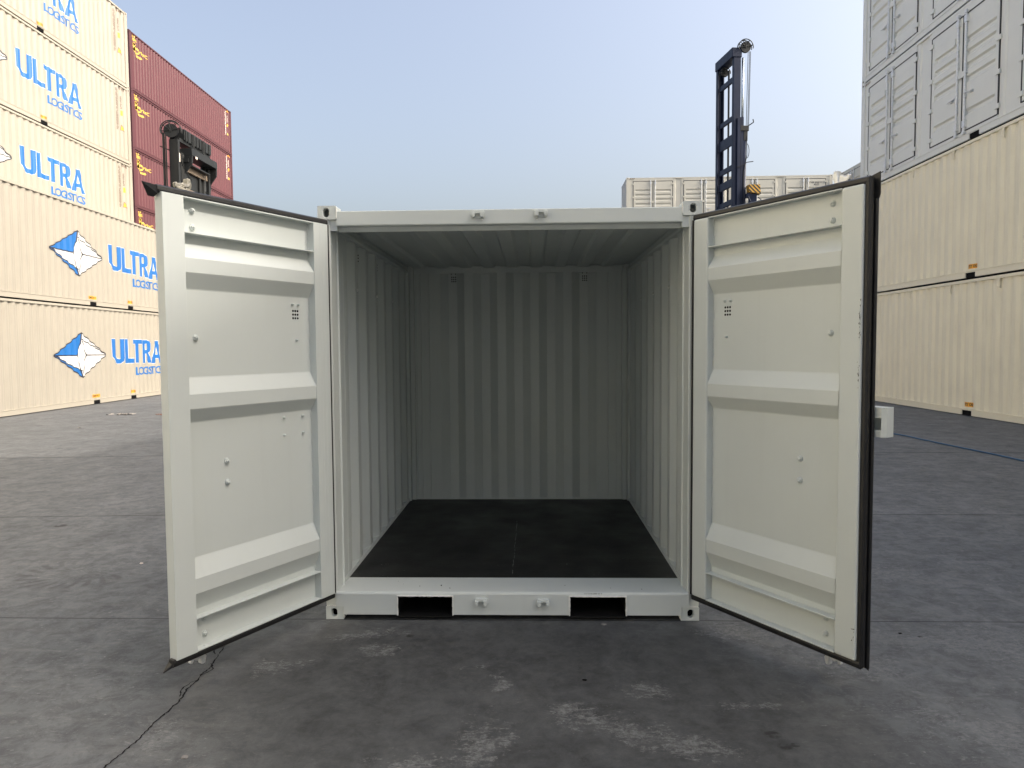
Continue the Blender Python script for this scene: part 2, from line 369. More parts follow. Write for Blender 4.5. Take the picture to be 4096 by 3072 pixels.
# posts (J section): outer skin, inner flank, return
for sx in (-1, 1):
    m = MB()
    poly = [(1.0246, .012), (.966, .004), (.960, .012), (.958, .118), (.950, .122), (.950, .128), (.9755, .13), (.9755, .30), (.985, .30), (.985, .14), (1.019, .14)]
    m.prism(poly, lambda p, q, t: (sx*p, q, t), .0735, 2.1865)
    m.k = 1; rnd = random.Random(sx+5)          # weld beads where casting, rail and post meet
    for i in range(11): m.tube((sx*(W2-.101), -.001, .075-.004*i if False else .012+i*.0058), (sx*(W2-.103), .000, .020+i*.0058), .003+rnd.random()*.0025, 6)
    for i in range(8): m.tube((sx*(W2-.101-.0*i), -.0005, HH-.066+i*.007), (sx*(W2-.103), .001, HH-.058+i*.007), .003+rnd.random()*.0025, 6)
    for i in range(9): m.tube((sx*(W2-.006-i*.011), .001, .0755), (sx*(W2-.015-i*.011), .001, .0757), .0022+rnd.random()*.002, 6)
    m.k = 0
    m.build('corner_post', [M['mini'], M['whiteweld']], mini, bevel=.003)
    m = MB(); m.box(*sorted((sx*1.0, sx*.955)), LL-.14, LL-.012, .0735, 2.1865); m.box(*sorted((sx*.952, sx*.915)), LL-.11, LL-.016, .14, 2.186)
    m.build('corner_post', M['mini'], mini, bevel=.003)
# header (top front rail) with return lip
m = MB()
m.prism([(0.0, 2.158), (.003, 2.153), (.040, 2.150), (.055, 2.128), (.062, 2.128), (.062, 2.231), (.003, 2.231), (0, 2.228)], lambda p, q, t: (t, p, q), -W2+.102, W2-.102)
m.box(-.966, -W2+.102, .012, .05, 2.128, 2.186); m.box(W2-.102, .966, .012, .05, 2.128, 2.186)
m.build('header', M['mini'], mini)
# sill with fork openings
m = MB(); xs_ = [-W2+.102, -.624, -.319, .319, .628, W2-.102]
for i, (a, b) in enumerate(zip(xs_, xs_[1:])):
    if i % 2 == 0: m.box(a, b, -.012, .03, .032, .145)
for q in (-1, 1): m.box(*sorted((q*(W2-.1022), q*.9655)), -.010, .03, .0742, .1448)
m.prism([(-.012, .1455), (-.008, .155), (.004, .158), (.285, .140), (.285, .130), (.03, .1455)], lambda p, q, t: (t, p, q), -.966, .966)
m.prism([(-.012, .1455), (-.012, .137), (.03, .137), (.03, .1455)], lambda p, q, t: (t, p, q), -.6235, -.3195)
m.prism([(-.012, .1455), (-.012, .137), (.03, .137), (.03, .1455)], lambda p, q, t: (t, p, q), .3195, .6275)
m.k = 1; rnd = random.Random(9)                 # chips knocked in the sill paint
for xx, yy, a in ((-.52, .10, .006), (-.40, .11, .012), (-.345, .06, .008), (-.62, .14, .003), (.30, .12, .005), (-.66, .20, .003), (.55, .07, .004), (.72, .05, .006)):
    m.tube((xx, yy, .158-.0641*(yy-.004)-.0005), (xx+a*.4, yy+.002, .158-.0641*(yy-.004)+.0006), a*.45, 6)
for i in range(12):
    xx = .40+i*.008+rnd.random()*.004; m.box(xx, xx+rnd.uniform(.002, .006), -.0128, -.008, .1500, .1525+rnd.random()*.001)
m.k = 0
m.build('sill', [M['mini'], M['line']], mini)
for a, b in ((-.624, -.319), (.319, .628)):
    m = MB(); m.k = 0                       # white weld frame round each opening
    rnd = random.Random(a)
    n = 26
    for i in range(n):
        x0 = a+(b-a)*i/n; m.tube((x0, -.0145, .137), (x0+(b-a)/n*1.1, -.0145, .1375+rnd.uniform(-.001, .001)), .0035+rnd.random()*.0025, 6)
    for i in range(9):
        for xx in (a, b): m.tube((xx, -.0145, .03+i*.012), (xx, -.0145, .043+i*.012), .0032+rnd.random()*.0025, 6)
    f = m.build('fork_pocket', M['whiteweld'], mini)
    m = MB(); m.add([(x_, y_, z_) for x_ in (a+.001, b-.001) for y_ in (-.010, 1.6) for z_ in (.026, .1365)],
                    [(0, 1, 3, 2), (4, 6, 7, 5), (2, 3, 7, 6), (0, 2, 6, 4), (1, 5, 7, 3)])
    m.box(a+.001, b-.001, -.013, .02, .020, .0255)
    m.build('pocket_lining', M['floor'], f)
# floor
m = MB()
m.box(-.968, -.002, .285, LL-.07, .10, .1375); m.box(.002, .968, .285, LL-.07, .10, .1375); m.box(-.002, .002, .285, LL-.07, .10, .1355)
m.k = 1; rnd = random.Random(4)                 # flecks of paint along the joint and near the door
for i in range(30):
    yy = .3+1.3*rnd.random(); xx = -.0035+rnd.uniform(-.002, .003); m.box(xx, xx+.0022, yy, yy+.02+rnd.random()*.05, .1372, .1377)
for i in range(40):
    xx, yy = rnd.uniform(-.9, .9), .3+abs(rnd.gauss(0, .35)); q = rnd.uniform(.001, .0026); m.box(xx, xx+q*rnd.uniform(1, 4), yy, yy+q, .1372, .1378)
m.box(.328, .337, .55, .557, .1372, .1380)
m.k = 0
m.build('floor', [M['floor'], M['fleck']], mini)
# side walls
for sx in (-1, 1):
    m = MB(); us = corr_breaks(.27, LL-.07, .31)
    m.grid(us, [.12, 2.19], lambda u, v: (sx*(.9755+corr(u, .034, .31)), u, v))
    o = m.build('side_wall', M['mini'], mini, recalc=False)
    # bottom plate the corrugations die into, and top rail
    m = MB(); m.k = 0; m.prism([(.968, .138), (.973, .158), (1.02, .158), (1.02, .03), (.968, .03)], lambda p, q, t: (sx*p, t, q), .13, LL-.08)
    m.prism([(.9735, 2.19), (.958, 2.165), (.958, 2.155), (.968, 2.15), (1.02, 2.15), (1.02, 2.22), (.9735, 2.22)], lambda p, q, t: (sx*p, t, q), .13, LL-.08)
    build_each(m, 'side_rail', M['mini'], mini)
    m = MB()                                # lashing studs
    for yy, zz in ((.62, 1.86), (1.18, 1.86), (1.74, 1.86)): m.tube((sx*.974, yy, zz), (sx*.965, yy, zz), .010, 8, .006)
    build_each(m, 'stud', M['whiteweld'], mini)
    m = MB()
    for yb in (.80, 1.36):
        for r_ in range(3):
            for c_ in range(3): m.tube((sx*(.9755+.0345), yb+c_*.016, 2.10-r_*.019), (sx*(.9755+.030), yb+c_*.016, 2.10-r_*.019), .0045, 8)
    build_each(m, 'vent', M['dark'], mini, 9)
# back wall
def bcorr(u):
    t = u+.7635
    if t < 0 or t >= 5*.291: return 0.0
    t %= .291
    if t < .0755: return 0.0
    if t < .1455: return .056*(t-.0755)/.07
    if t < .221: return .056
    return .056*(1-(t-.221)/.07)
m = MB(); yb = LL-.075; us = [-.955]+[-.7635+i*.291+q for i in range(5) for q in (.0755, .1455, .221, .2909)]+[.955]
m.grid(us, [.12, 2.15], lambda u, v: (u, yb+bcorr(u), v))
for q in (-.905, -.865, -.79, .79, .865, .905): m.prism([(q-.006, 0), (q-.002, -.004), (q+.002, -.004), (q+.006, 0)], lambda p, r, t: (p, yb-.0004+r, t), .15, 2.15)
m.build('back_wall', M['mini'], mini, recalc=False)
m = MB(); m.box(-.955, .955, yb-.004, LL-.01, 2.150, 2.20)
m.box(-.97, .97, yb+.032, LL-.012, 2.2001, 2.2255); 
q_ = MB(); q_.box(-.955, .955, yb-.006, yb+.01, .137, .150); q_.build('back_sill', M['mini'], mini)
for i in range(9): m.prism([(-.09, 0), (-.05, .010), (.05, .010), (.09, 0)], lambda p, q, t, i=i: (-.84+i*.21+p, t, 2.2005+q), yb-.004, yb+.03)
build_each(m, 'back_rail', M['mini'], mini, 12) if False else m.build('back_rail', M['mini'], mini)
m = MB()
for xb in (-.571, .591):
    base_ = yb-.0005
    for r_ in range(3):
        for c_ in range(3):
            xx = xb+(c_-1)*.017; yy = yb+bcorr(xx)
            m.tube((xx, yy-.001, 2.10-(r_-1)*.019), (xx, yy+.004, 2.10-(r_-1)*.019), .0058, 10)
    for dx_ in (-.02, .018): m.tube((xb+dx_, yb+bcorr(xb+dx_)-.004, 2.145), (xb+dx_, yb+.03, 2.145), .004, 8)
build_each(m, 'vent', M['dark'], mini, 11)
# roof, shallow ridges running front to back
m = MB(); us = [-.9735]; q = -.93
while q < .93: us += [q, q+.02, q+.10, q+.12]; q += .2067
us.append(.9735); us = sorted(set(us))
def roofz(u):
    t = (u+.93) % .2067
    if u < -.93 or u > .95: return 2.212
    return 2.212-(.020 if .0199 <= t <= .1001 else 0)
m.grid(us, [.063, LL-.01], lambda u, v: (u, v, roofz(u)))
m.grid([-1.0, 1.0], [.063, LL-.01], lambda u, v: (u, v, 2.226))
m.build('roof', M['mini'], mini, recalc=False)
# cam keepers on header and sill
def keeper(xc, zc, flip, topside):
    m = MB(); s_ = flip
    fn = lambda p, q, t: (xc+s_*p, t, zc+q)
    yf = -.0125 if not topside else -.0005
    m.prism([(-.036, .012), (-.026, .020), (.030, .020), (.038, .012), (.040, -.014), (.030, -.020), (-.032, -.020), (-.038, -.012)], fn, yf, yf-.004)
    m.prism([(-.034, .010), (-.024, .018), (.028, .018), (.036, .010), (.036, .002), (-.034, .002)], fn, yf-.004, yf-.020)       # upper shelf
    m.prism([(-.034, .010), (-.034, -.010), (-.026, -.020), (-.016, -.014), (-.014, .004)], fn, yf-.004, yf-.032)              # hooked lug
    m.prism([(.012, .010), (.012, -.016), (.030, -.018), (.034, -.006), (.034, .010)], fn, yf-.004, yf-.028)                   # square lug
    m.tube((xc+s_*.022, yf-.005, zc-.018), (xc+s_*.022, yf-.012, zc-.030), .006, 8)
    m.tube((xc-s_*.026, yf-.0325, zc-.006), (xc-s_*.026, yf-.036, zc-.006), .004, 8)
    m.build('cam_keeper', M['mini'], mini, bevel=.0018)
keeper(-.161, 2.203, 1, True); keeper(.174, 2.206, -1, True); keeper(-.162, .110, 1, False); keeper(.176, .106, -1, False)
# ---- doors
DW = .945; DZ0, DZ1 = .155, 2.155
def make_door(hx, hy, ox, oy, right):
    e = Vector((ox-hx, oy-hy, 0)).normalized(); nn = Vector((-e.y, e.x, 0))
    if nn.y > 0: nn = -nn                       # inner face looks at the camera side
    H = Vector((hx, hy, 0))
    def P(s_, z, d): return H+e*s_+Vector((0, 0, z))-nn*d
    def bx(m, s0, s1, z0, z1, d0, d1):
        m.add([P(a, b, c) for a in (s0, s1) for b in (z0, z1) for c in (d0, d1)],
              [(0, 1, 3, 2), (4, 6, 7, 5), (0, 4, 5, 1), (2, 3, 7, 6), (0, 2, 6, 4), (1, 5, 7, 3)])
    m = MB()
    bx(m, .845, DW, DZ0, DZ1, 0, .050); bx(m, 0, .10, DZ0, DZ1, 0, .050)
    if not right: bx(m, .018, .034, DZ0+.002, DZ1-.002, -.0012, .001); bx(m, .050, .058, DZ0+.002, DZ1-.002, -.001, .001)
    if right:
        m.k = 1                                 # knocked paint on the free edge
        rnd = random.Random(11)
        for zc, hgt, nq in ((1.575, .06, 16), (1.36, .05, 12), (.24, .03, 5)):
            for i in range(nq):
                z = zc+rnd.gauss(0, hgt*.5); s_ = DW-.003-abs(rnd.gauss(0, .006)); a = rnd.uniform(.002, .007)
                m.add([P(s_, z, -.0006), P(s_-a*.5, z+a*rnd.uniform(.5, 2), -.0006), P(s_+.0015, z+a*2, -.0006), P(s_+a*.15, z+a*.6, -.0006)], [(0, 1, 2, 3)])
        m.add([P(DW-.004, .296, -.0006), P(DW-.020, .292, -.0006), P(DW-.018, .290, -.0006), P(DW-.004, .292, -.0006)], [(0, 1, 2, 3)])
        m.k = 0
    door = m.build('door', [M['mini'], M['chip']], mini, bevel=.009)
    m = MB()
    bx(m, .1003, .8447, DZ1-.006, DZ1-.0005, .002, .0495); bx(m, .1003, .8447, 1.9995, 2.0045, .001, .0445)
    bx(m, .1003, .8447, DZ0+.0005, DZ0+.006, .002, .0495); bx(m, .1003, .8447, .3005, .3060, .001, .0445)
    build_each(m, 'channel_flange', M['mini'], door, 1, .001)
    # pressed panel
    prof = [(.1615, .045), (.300, .045), (.330, .045), (.336, .043), (.409, .007), (.415, .004), (.482, .004), (.488, .007), (.561, .043), (.567, .045), (1.170, .045), (1.176, .043),
            (1.230, .007), (1.236, .004), (1.299, .004), (1.305, .007), (1.369, .043), (1.375, .045), (1.759, .045), (1.765, .043), (1.826, .007), (1.832, .004),
            (1.894, .004), (1.900, .007), (1.955, .043), (1.961, .045), (1.999, .045), (2.1485, .045)]
    m = MB(); m.grid([.1003, .8447], [z for z, d in prof], lambda s_, z: P(s_, z, dict(prof)[z]))
    bx(m, .1003, .8447, .1615, 2.1485, .047, .0495)
    rnd = random.Random(2); z = .32             # weld bead beside the hinge member
    while z < 2.13:
        if not (.33 < z < .56 or 1.17 < z < 1.37 or 1.76 < z < 1.96): m.tube(P(.101, z, .043), P(.101, z+.02+rnd.random()*.03, .043), .002+rnd.random()*.002, 5)
        z += .06+rnd.random()*.05
    m.build('pressed_panel', M['mini'], door, recalc=True)
    # bolts
    def bolt(s_, z, r_, d0=.045, tip=1):
        q = MB(); q.tube(P(s_, z, d0), P(s_, z, d0-.006), r_*1.15, 12, r_*1.1)
        q.tube(P(s_, z, d0-.006), P(s_, z, d0-.014), r_, 6 if r_ > .01 else 8, r_*.75); q.tube(P(s_+.001, z-.001, d0-.014), P(s_+.001, z-.001, d0-.019), r_*.4, 8, r_*.25)
        q.build('bolt', M['mini'], door, bevel=.001)
    for z in (2.107, 2.034, 1.548, .280, .209): bolt(.776, z, .013); bolt(.838, z, .012)
    for z in (.976, .877): bolt(.632, z, .013)
    small = [(.193, 1.540), (.178, 1.722), (.217, 1.722)]
    if not right: small += [(.289, 1.147), (.164, 1.147), (.288, 1.058), (.163, 1.058)]
    for s_, z in small: bolt(s_, z, .006)
    for s_ in (.20, .35, .495, .643, .79):
        for z, dz in ((DZ0+.006, 1), (DZ1-.006, -1)):
            q = MB(); q.tube(P(s_, z, .022), P(s_, z+dz*.003, .022), .010, 10, .007); q.build('rivet', M['mini'], door)
    # vent holes
    m = MB()
    for r_ in range(3):
        for c_ in range(3): m.tube(P(.180+c_*.0155, 1.690-r_*.0185, .0449), P(.180+c_*.0155, 1.690-r_*.0185, .0438), .0056, 12)
    m.build('vent', M['dark'], door)
    # gasket: rounded black rubber lips round the outer side of the frame
    m = MB()
    lip = [(-.004, .014), (.008, .008), (.024, .010), (.031, .022), (.028, .040), (.012, .048), (-.004, .046)]
    s_end = DW+.016 if right else DW+.012
    fn = lambda p, q, t: P(t, DZ1+p, q)
    m.prism(lip, fn, -.012, s_end)
    m.prism([(a*1.05, b) for a, b in lip], lambda p, q, t: P(t, DZ0-p, q-.004), -.006, s_end)
    if right:
        m.prism(lip, lambda p, q, t: P(DW+p*.72, t, q), DZ0-.026, DZ1+.024)
        m.prism([(0, .0505), (.024, .0505), (.028, .058), (.026, .066), (0, .062)], lambda p, q, t: P(DW+p, t, q), DZ0-.035, DZ1-.06)
        m.prism([(.870, 2.150), (.886, 2.176), (.980, 2.204), (.982, 2.115), (.978, 2.10), (.967, 2.080), (.93, 2.08)][::-1], lambda p, q, t: P(p, q, t), .056, .061)
        m.prism([(.90, .155), (.93, .130), (.965, .106), (.967, .20), (.94, .22)], lambda p, q, t: P(p, q, t), .0665, .0700)
    else:
        m.add([P(DW+.010, DZ1-.010, .012), P(DW+.010, DZ1+.026, .014), P(DW+.008, DZ1+.024, .048), P(DW+.008, DZ1-.02, .046), P(DW+.058, DZ1+.040, .050), P(DW+.030, DZ1-.018, .052)],
              [(0, 1, 4), (1, 2, 4), (0, 4, 5), (0, 5, 3), (3, 5, 2), (2, 5, 4)])
        m.add([P(DW-.002, DZ0-.020, .006), P(DW-.002, DZ0-.001, .010), P(DW+.004, DZ0, .048), P(DW+.004, DZ0-.02, .048), P(DW+.048, DZ0-.050, .040), P(DW-.02, DZ0-.030, .03)],
              [(0, 1, 4), (1, 2, 4), (2, 3, 4), (3, 5, 4), (5, 0, 4), (0, 5, 3)])
    # hinge-side seam
    m.prism([(-.001, .002), (-.012, .002), (-.014, .03), (-.001, .03)], lambda p, q, t: P(p, t, q), DZ0, DZ1)
    m.build('gasket', M['rubber'], door, bevel=.002)
    # locking bar on the outside with its cams and keeper brackets
    SB = .785
    m = MB(); m.tube(P(SB, .125, .095), P(SB, 2.185, .095), .0165, 14)
    for z in (.30, 1.24, 2.0): bx(m, SB-.04, SB+.04, z-.025, z+.025, .050, .078); bx(m, SB-.025, SB+.025, z-.02, z+.02, .078, .118)
    bar = m.build('locking_bar', M['mini'], door, bevel=.002)
    for top in (0, 1):
        zz = (lambda z: 2.305-z) if top else (lambda z: z)
        fn = lambda p, q, t: P(SB+p, zz(q), t)
        m = MB()
        m.prism([(-.014, .124), (-.030, .104), (-.040, .082), (-.034, .052), (-.018, .050), (-.016, .070), (-.012, .096), (.004, .112), (.004, .124)], fn, .080, .112)
        m.prism([(-.006, .122), (.026, .118), (.050, .102), (.054, .084), (.042, .078), (.032, .094), (.0, .102)], fn, .066, .084)
        m.prism([(-.02, .122), (.036, .112), (.026, .086), (-.004, .070), (-.022, .09)], fn, .088, .096)
        m.build('cam', M['tape'] if (top and not right) else M['zinc'], bar, bevel=.004)
    if not right:                                # crumpled tape left on the upper cam
        bm = bmesh.new(); rnd = random.Random(5)
        for (a, b, c, q) in ((SB-.022, 2.224, .092, .018), (SB+.016, 2.214, .088, .020), (SB-.004, 2.194, .094, .020), (SB+.026, 2.196, .09, .014)):
            g_ = bmesh.ops.create_icosphere(bm, subdivisions=1, radius=q)['verts']; off = P(a, b, c)
            for v in g_: v.co = v.co*rnd.uniform(.65, 1.25)+off
        me = bpy.data.meshes.new('tape_wrap'); bm.to_mesh(me); bm.free(); me.materials.append(M['tape'])
        o = bpy.data.objects.new('tape_wrap', me); COL.objects.link(o); o.parent = bar
    # hinges on the outer side
    for z in (.32, .92, 1.45, 2.0):
        q = MB(); bx(q, -.012, .09, z-.03, z+.03, .0505, .062); q.tube(P(-.006, z-.045, .06), P(-.006, z+.045, .06), .012, 10); q.build('hinge', M['mini'], door, bevel=.001)
    if right:
        # lock box on the outer face, poking past the free edge
        m = MB(); z0, z1, s0, s1, d0, d1 = 1.110, 1.236, .86, 1.013, .072, .132
        def sh(a, b, c, d_, e_, f_): bx(m, a, b, c, d_, e_, f_)
        sh(s0, s1-.018, 1.190, z1, d0, d0+.004); sh(s0, s1-.018, z0, 1.140, d0, d0+.004)
        sh(s0, s0+.075, 1.1403, 1.1897, d0, d0+.004)
        m.prism([(s1-.018, d0), (s1, d0+.014), (s1, d1), (s1-.004, d1), (s1-.004, d0+.016), (s1-.020, d0+.004)], lambda p, q, t: P(p, t, q), z0, z1)
        sh(s0, s1-.004, z1-.004, z1-.0005, d0+.004, d1); sh(s0, s1-.004, z0+.0005, z0+.004, d0+.004, d1); sh(s0, s1-.004, z0+.004, z1-.004, d1-.004, d1-.0005)
        sh(s0+.075, s1-.022, 1.134, 1.137, d0+.005, d1-.01)
        lb = m.build('lock_box', M['mini'], door, bevel=.002)
        m = MB(); m.tube(P(.975, 1.167, d1-.005), P(.975, 1.167, d1-.007), .003, 8); bx(m, .9740, .9760, 1.159, 1.167, d1-.007, d1-.005); m.build('keyhole', M['dark'], lb)
    return door
dl = make_door(-.9639, -.028, -1.414, -.8588, False)
dr = make_door(.9732, -.032, 1.4817, -.8288, True)

# ------------------------------------------------------------------ lettering helpers
def fill(loops):
    bm = bmesh.new()
    for lp in loops:
        vs = [bm.verts.new((a, b, 0)) for a, b in lp]
        for i in range(len(vs)): bm.edges.new((vs[i], vs[(i+1) % len(vs)]))
    bmesh.ops.triangle_fill(bm, use_beauty=True, use_dissolve=False, edges=bm.edges[:])
    return bm
def stroke(loops, wd, closed=True):
    bm = bmesh.new()
    for lp in loops:
        n = len(lp)
        for i in range(n if closed else n-1):
            (a, b), (c, d) = lp[i], lp[(i+1) % n]; L_ = math.hypot(c-a, d-b) or 1; tx, ty = (c-a)/L_*wd/2, (d-b)/L_*wd/2
            vs = [bm.verts.new(q) for q in ((a-tx+ty, b-ty-tx, 0), (a-tx-ty, b-ty+tx, 0), (c+tx-ty, d+ty+tx, 0), (c+tx+ty, d+ty-tx, 0))]
            bm.faces.new(vs)
    return bm
def text_bm(txt, u0, u1, v0, v1, bold=0.0):
    cu = bpy.data.curves.new('txt', 'FONT'); cu.body = txt; cu.size = 1; cu.offset = bold; cu.resolution_u = 2
    ob = bpy.data.objects.new('txt', cu); me = bpy.data.meshes.new_from_object(ob)
    bm = bmesh.new(); bm.from_mesh(me); bpy.data.objects.remove(ob); bpy.data.curves.remove(cu); bpy.data.meshes.remove(me)
    X_ = [v.co.x for v in bm.verts]; Y_ = [v.co.y for v in bm.verts]; x0, x1, y0, y1 = min(X_), max(X_), min(Y_), max(Y_)
    for v in bm.verts: v.co = Vector((u0+(v.co.x-x0)/(x1-x0)*(u1-u0), v0+(v.co.y-y0)/(y1-y0)*(v1-v0), 0))
    return bm
U0 = -5.838
def place_bm(bms, name, mat, parent, off, conform=True, depth0=.02):
    """2-D lettering laid on the side sheet (local +X face), following its corrugations"""
    out = bmesh.new()
    for bm in bms:
        if conform:
            us_ = [v.co.x for v in bm.verts]
            for q in corr_breaks(min(us_), max(us_), U0)[1:-1]:
                bmesh.ops.bisect_plane(bm, geom=bm.verts[:]+bm.edges[:]+bm.faces[:], plane_co=(q, 0, 0), plane_no=(1, 0, 0))
        for v in bm.verts:
            u, vv = v.co.x, v.co.y; v.co = Vector((-(depth0+(corr(u, .036, U0) if conform else 0))+off, u, vv))
        tmp = bpy.data.meshes.new('t'); bm.to_mesh(tmp); bm.free(); out.from_mesh(tmp); bpy.data.meshes.remove(tmp)
    for f_ in out.faces:
        if f_.normal.x < 0: f_.normal_flip()
    me = bpy.data.meshes.new(name); out.normal_update(); out.to_mesh(me); out.free(); me.materials.append(mat)
    o = bpy.data.objects.new(name, me); COL.objects.link(o); o.parent = parent; return o
def xf(lp, u0, u1, v0, v1): return [(u0+a*(u1-u0), v0+b*(v1-v0)) for a, b in lp]

# ------------------------------------------------------------------ 40 ft containers
CL, CW = 12.192, 2.438
def container_shell(name, matw, matr, L=CL, H=2.896, pockets=True, tags=True, hooks=False, side=True, enddoor=False, brackets=()):
    root = empty(name); h2 = L/2; e = h2-.26
    m = MB()
    for sy in (-1, 1):
        for xa, xb in ((0, -.16), (-CW, -CW+.16)):
            m.box(*sorted((xa, xb)), *sorted((sy*h2-sy*.004, sy*(h2-.20))), .1185, H-.1185)
    # bottom rail (front one notched by pockets), top rails, end rails
    seg = [(-h2+.178, h2-.178)]
    pk = [(-1.21, -.88), (.88, 1.21)] if (pockets and L > 6) else []
    cuts = sorted([-h2+.178]+[q for p_ in pk for q in p_]+[h2-.178])
    for i in range(0, len(cuts), 2): m.box(-.05, -.0035, cuts[i], cuts[i+1], .026, .150)
    for p_ in pk: m.box(-.05, -.0035, p_[0], p_[1], .128, .150)
    m.box(-.06, 0.006, -h2+.178, h2-.178, .151, .162)
    m.box(-.065, -.0032, -h2+.178, h2-.178, H-.078, H-.018)
    m.box(-CW+.003, -CW+.06, -h2+.178, h2-.178, .012, .16); m.box(-CW+.003, -CW+.06, -h2+.178, h2-.178, H-.07, H-.01)
    for sy in (-1, 1):
        m.box(-CW+.162, -.162, *sorted((sy*(h2-.006), sy*(h2-.1))), H-.10, H-.012); m.box(-CW+.162, -.162, *sorted((sy*(h2-.006), sy*(h2-.1))), .012, .15)
    fr = m.build('frame', matr, root)
    for sy in (-1, 1):
        for xa, xb in ((.003, -.162), (-CW-.003, -CW+.162)):
            for z in (0, H-.118):
                m = MB(); m.box(*sorted((xa, xb)), *sorted((sy*h2, sy*(h2-.178))), z, z+.118)
                c = m.build('corner_casting', matr, root)
                m = MB(); n = 10; yy = sy*(h2-.089)
                sgn = 1 if xa > -1 else -1
                m.add([(xa+sgn*.001, yy+.032*math.cos(t), z+.059+.026*math.sin(t)) for t in [2*math.pi*i/n for i in range(n)]], [tuple(range(n))])
                m.build('casting_hole', M['dark'], c)
    if side:
        m = MB(); us = [-e-.07]+corr_breaks(-5.838 if L > 12 else -e, 5.838 if L > 12 else e, U0)+[e+.07]
        cf = (lambda u: corr(u, .036, U0) if abs(u) < (5.839 if L > 12 else e) else 0)
        m.grid(us, [.150, H-.066], lambda u, v: (-.020-cf(u), u, v))
        m.build('side_panel', matw, root, recalc=False)
    m = MB(); us = [-e-.07]+corr_breaks(-e, e, U0)+[e+.07]
    m.grid(us, [.150, H-.066], lambda u, v: (-CW+.020+(corr(u, .036, U0) if abs(u) < e else 0), u, v))
    m.build('side_panel', matw, root, recalc=False)
    for sy in (-1, 1):
        if enddoor and sy < 0: continue
        m = MB(); us = corr_breaks(-CW+.16, -.16, -CW+.2)
        m.grid(us, [.14, H-.09], lambda u, v: (u, sy*(h2-.02-corr(u, .036, -CW+.2)), v)); m.build('end_panel', matw, root, recalc=False)
    m = MB(); m.grid([-CW+.05, -.05], [-h2+.05, h2-.05], lambda u, v: (u, v, H-.025)); m.build('roof', matw, root, recalc=False)
    m = MB(); m.grid([-CW+.05, -.05], [-h2+.05, h2-.05], lambda u, v: (u, v, .10)); m.build('underside', M['dark'], root, recalc=False)
    for p_ in pk:
        m = MB(); m.box(-.30, -.020, p_[0], p_[1], .026, .127); m.build('fork_pocket', M['dark'], root)
    if tags:
        for p_ in pk:
            a, b = p_[0]+.02, p_[1]+.03
            t_ = place_bm([fill([[(a, .205), (b, .205), (b, .300), (a, .300)]])], 'warning_sticker', M['orange'], root, .003, side)
            place_bm([text_bm('EMPTY ONLY', a+.015, b-.015, .222, .284, .02)], 'sticker_text', M['line'], t_, .005, side)
    for u in brackets:
        m = MB(); m.box(-.020, -.008, u-.03, u+.03, H-.13, H-.075); m.box(-.0205, -.004, u+.005, u+.028, H-.27, H-.10)
        m.tube((-.015, u+.018, H-.25), (-.005, u-.045, H-.215), .011, 6); m.build('lashing_bracket', matr, root)
    return root
# dark gap strip between stacked containers comes from the 12 mm rail clearance

# --- lettering on the cream containers of the left-hand stacks
UL = [(0, 1), (.27, 1), (.27, .36), (.38, .22), (.52, .17), (.66, .20), (.72, .30), (.72, 1), (1, 1), (1, .22), (.92, .08), (.74, 0), (.40, 0), (.20, .10), (.02, .30)]
LLt = [(0, 1), (.33, 1), (.33, .19), (1, .19), (1, 0), (0, 0)]
TT = [(0, 1), (1, 1), (1, .82), (.64, .82), (.64, 0), (.33, 0), (.33, .82), (0, .82)]
RO = [(0, 1), (.62, 1), (.82, .95), (.93, .84), (.93, .62), (.84, .50), (.72, .45), (1, 0), (.68, 0), (.42, .41), (.31, .41), (.31, 0), (0, 0)]
RI = [(.31, .84), (.31, .57), (.52, .57), (.62, .63), (.62, .77), (.54, .84)]
AO = [(.36, 1), (.62, 1), (1, 0), (.71, 0), (.64, .22), (.35, .22), (.27, 0), (0, 0)]
AI = [(.40, .38), (.59, .38), (.50, .76)]
def ultra(root):
    lets = [[xf(UL, -.07, .60, 1.18, 1.95)], [xf(LLt, .64, 1.19, 1.18, 1.95)], [xf(TT, 1.14, 1.71, 1.18, 1.94)],
            [xf(RO, 1.73, 2.32, 1.16, 1.93), xf(RI, 1.73, 2.32, 1.16, 1.93)], [xf(AO, 2.37, 3.06, 1.14, 1.91), xf(AI, 2.37, 3.06, 1.14, 1.91)]]
    place_bm([stroke(l, .035) for l in lets], 'lettering_outline', M['white'], root, .002)
    place_bm([fill(l) for l in lets], 'lettering', M['blue'], root, .0035)
    place_bm([text_bm('LOGISTICS', 1.32, 3.06, .77, 1.04, .025)], 'lettering', M['blue'], root, .0035)
    L_, T_, R_, B_, c, c2, T2, bl, lr = (-2.93, 1.465), (-1.67, 2.10), (-.43, 1.46), (-1.67, .83), (-1.91, 1.46), (-1.43, 1.465), (-1.66, 1.92), (-1.69, 1.02), (-2.82, 1.45)
    place_bm([fill([[L_, T_, R_, B_]])], 'emblem', M['white'], root, .0025)
    place_bm([fill([[L_, T_, (-1.72, 1.80), c]]), fill([[L_, lr, (-2.3, 1.20), bl, B_]])], 'emblem', M['blue'], root, .0040)
    place_bm([stroke([[L_, T_, R_, B_]], .030), stroke([[L_, c], [T_, (-1.71, 1.80), c, (-1.78, 1.22), B_], [(-1.65, 1.86), (-1.52, 1.62), c2, (-1.58, 1.22), (-1.65, .95)], [c2, R_],
              [T2, (-.9, 1.65), R_], [lr, (-2.3, 1.22), bl]], .030, False)], 'emblem', M['line'], root, .0055)
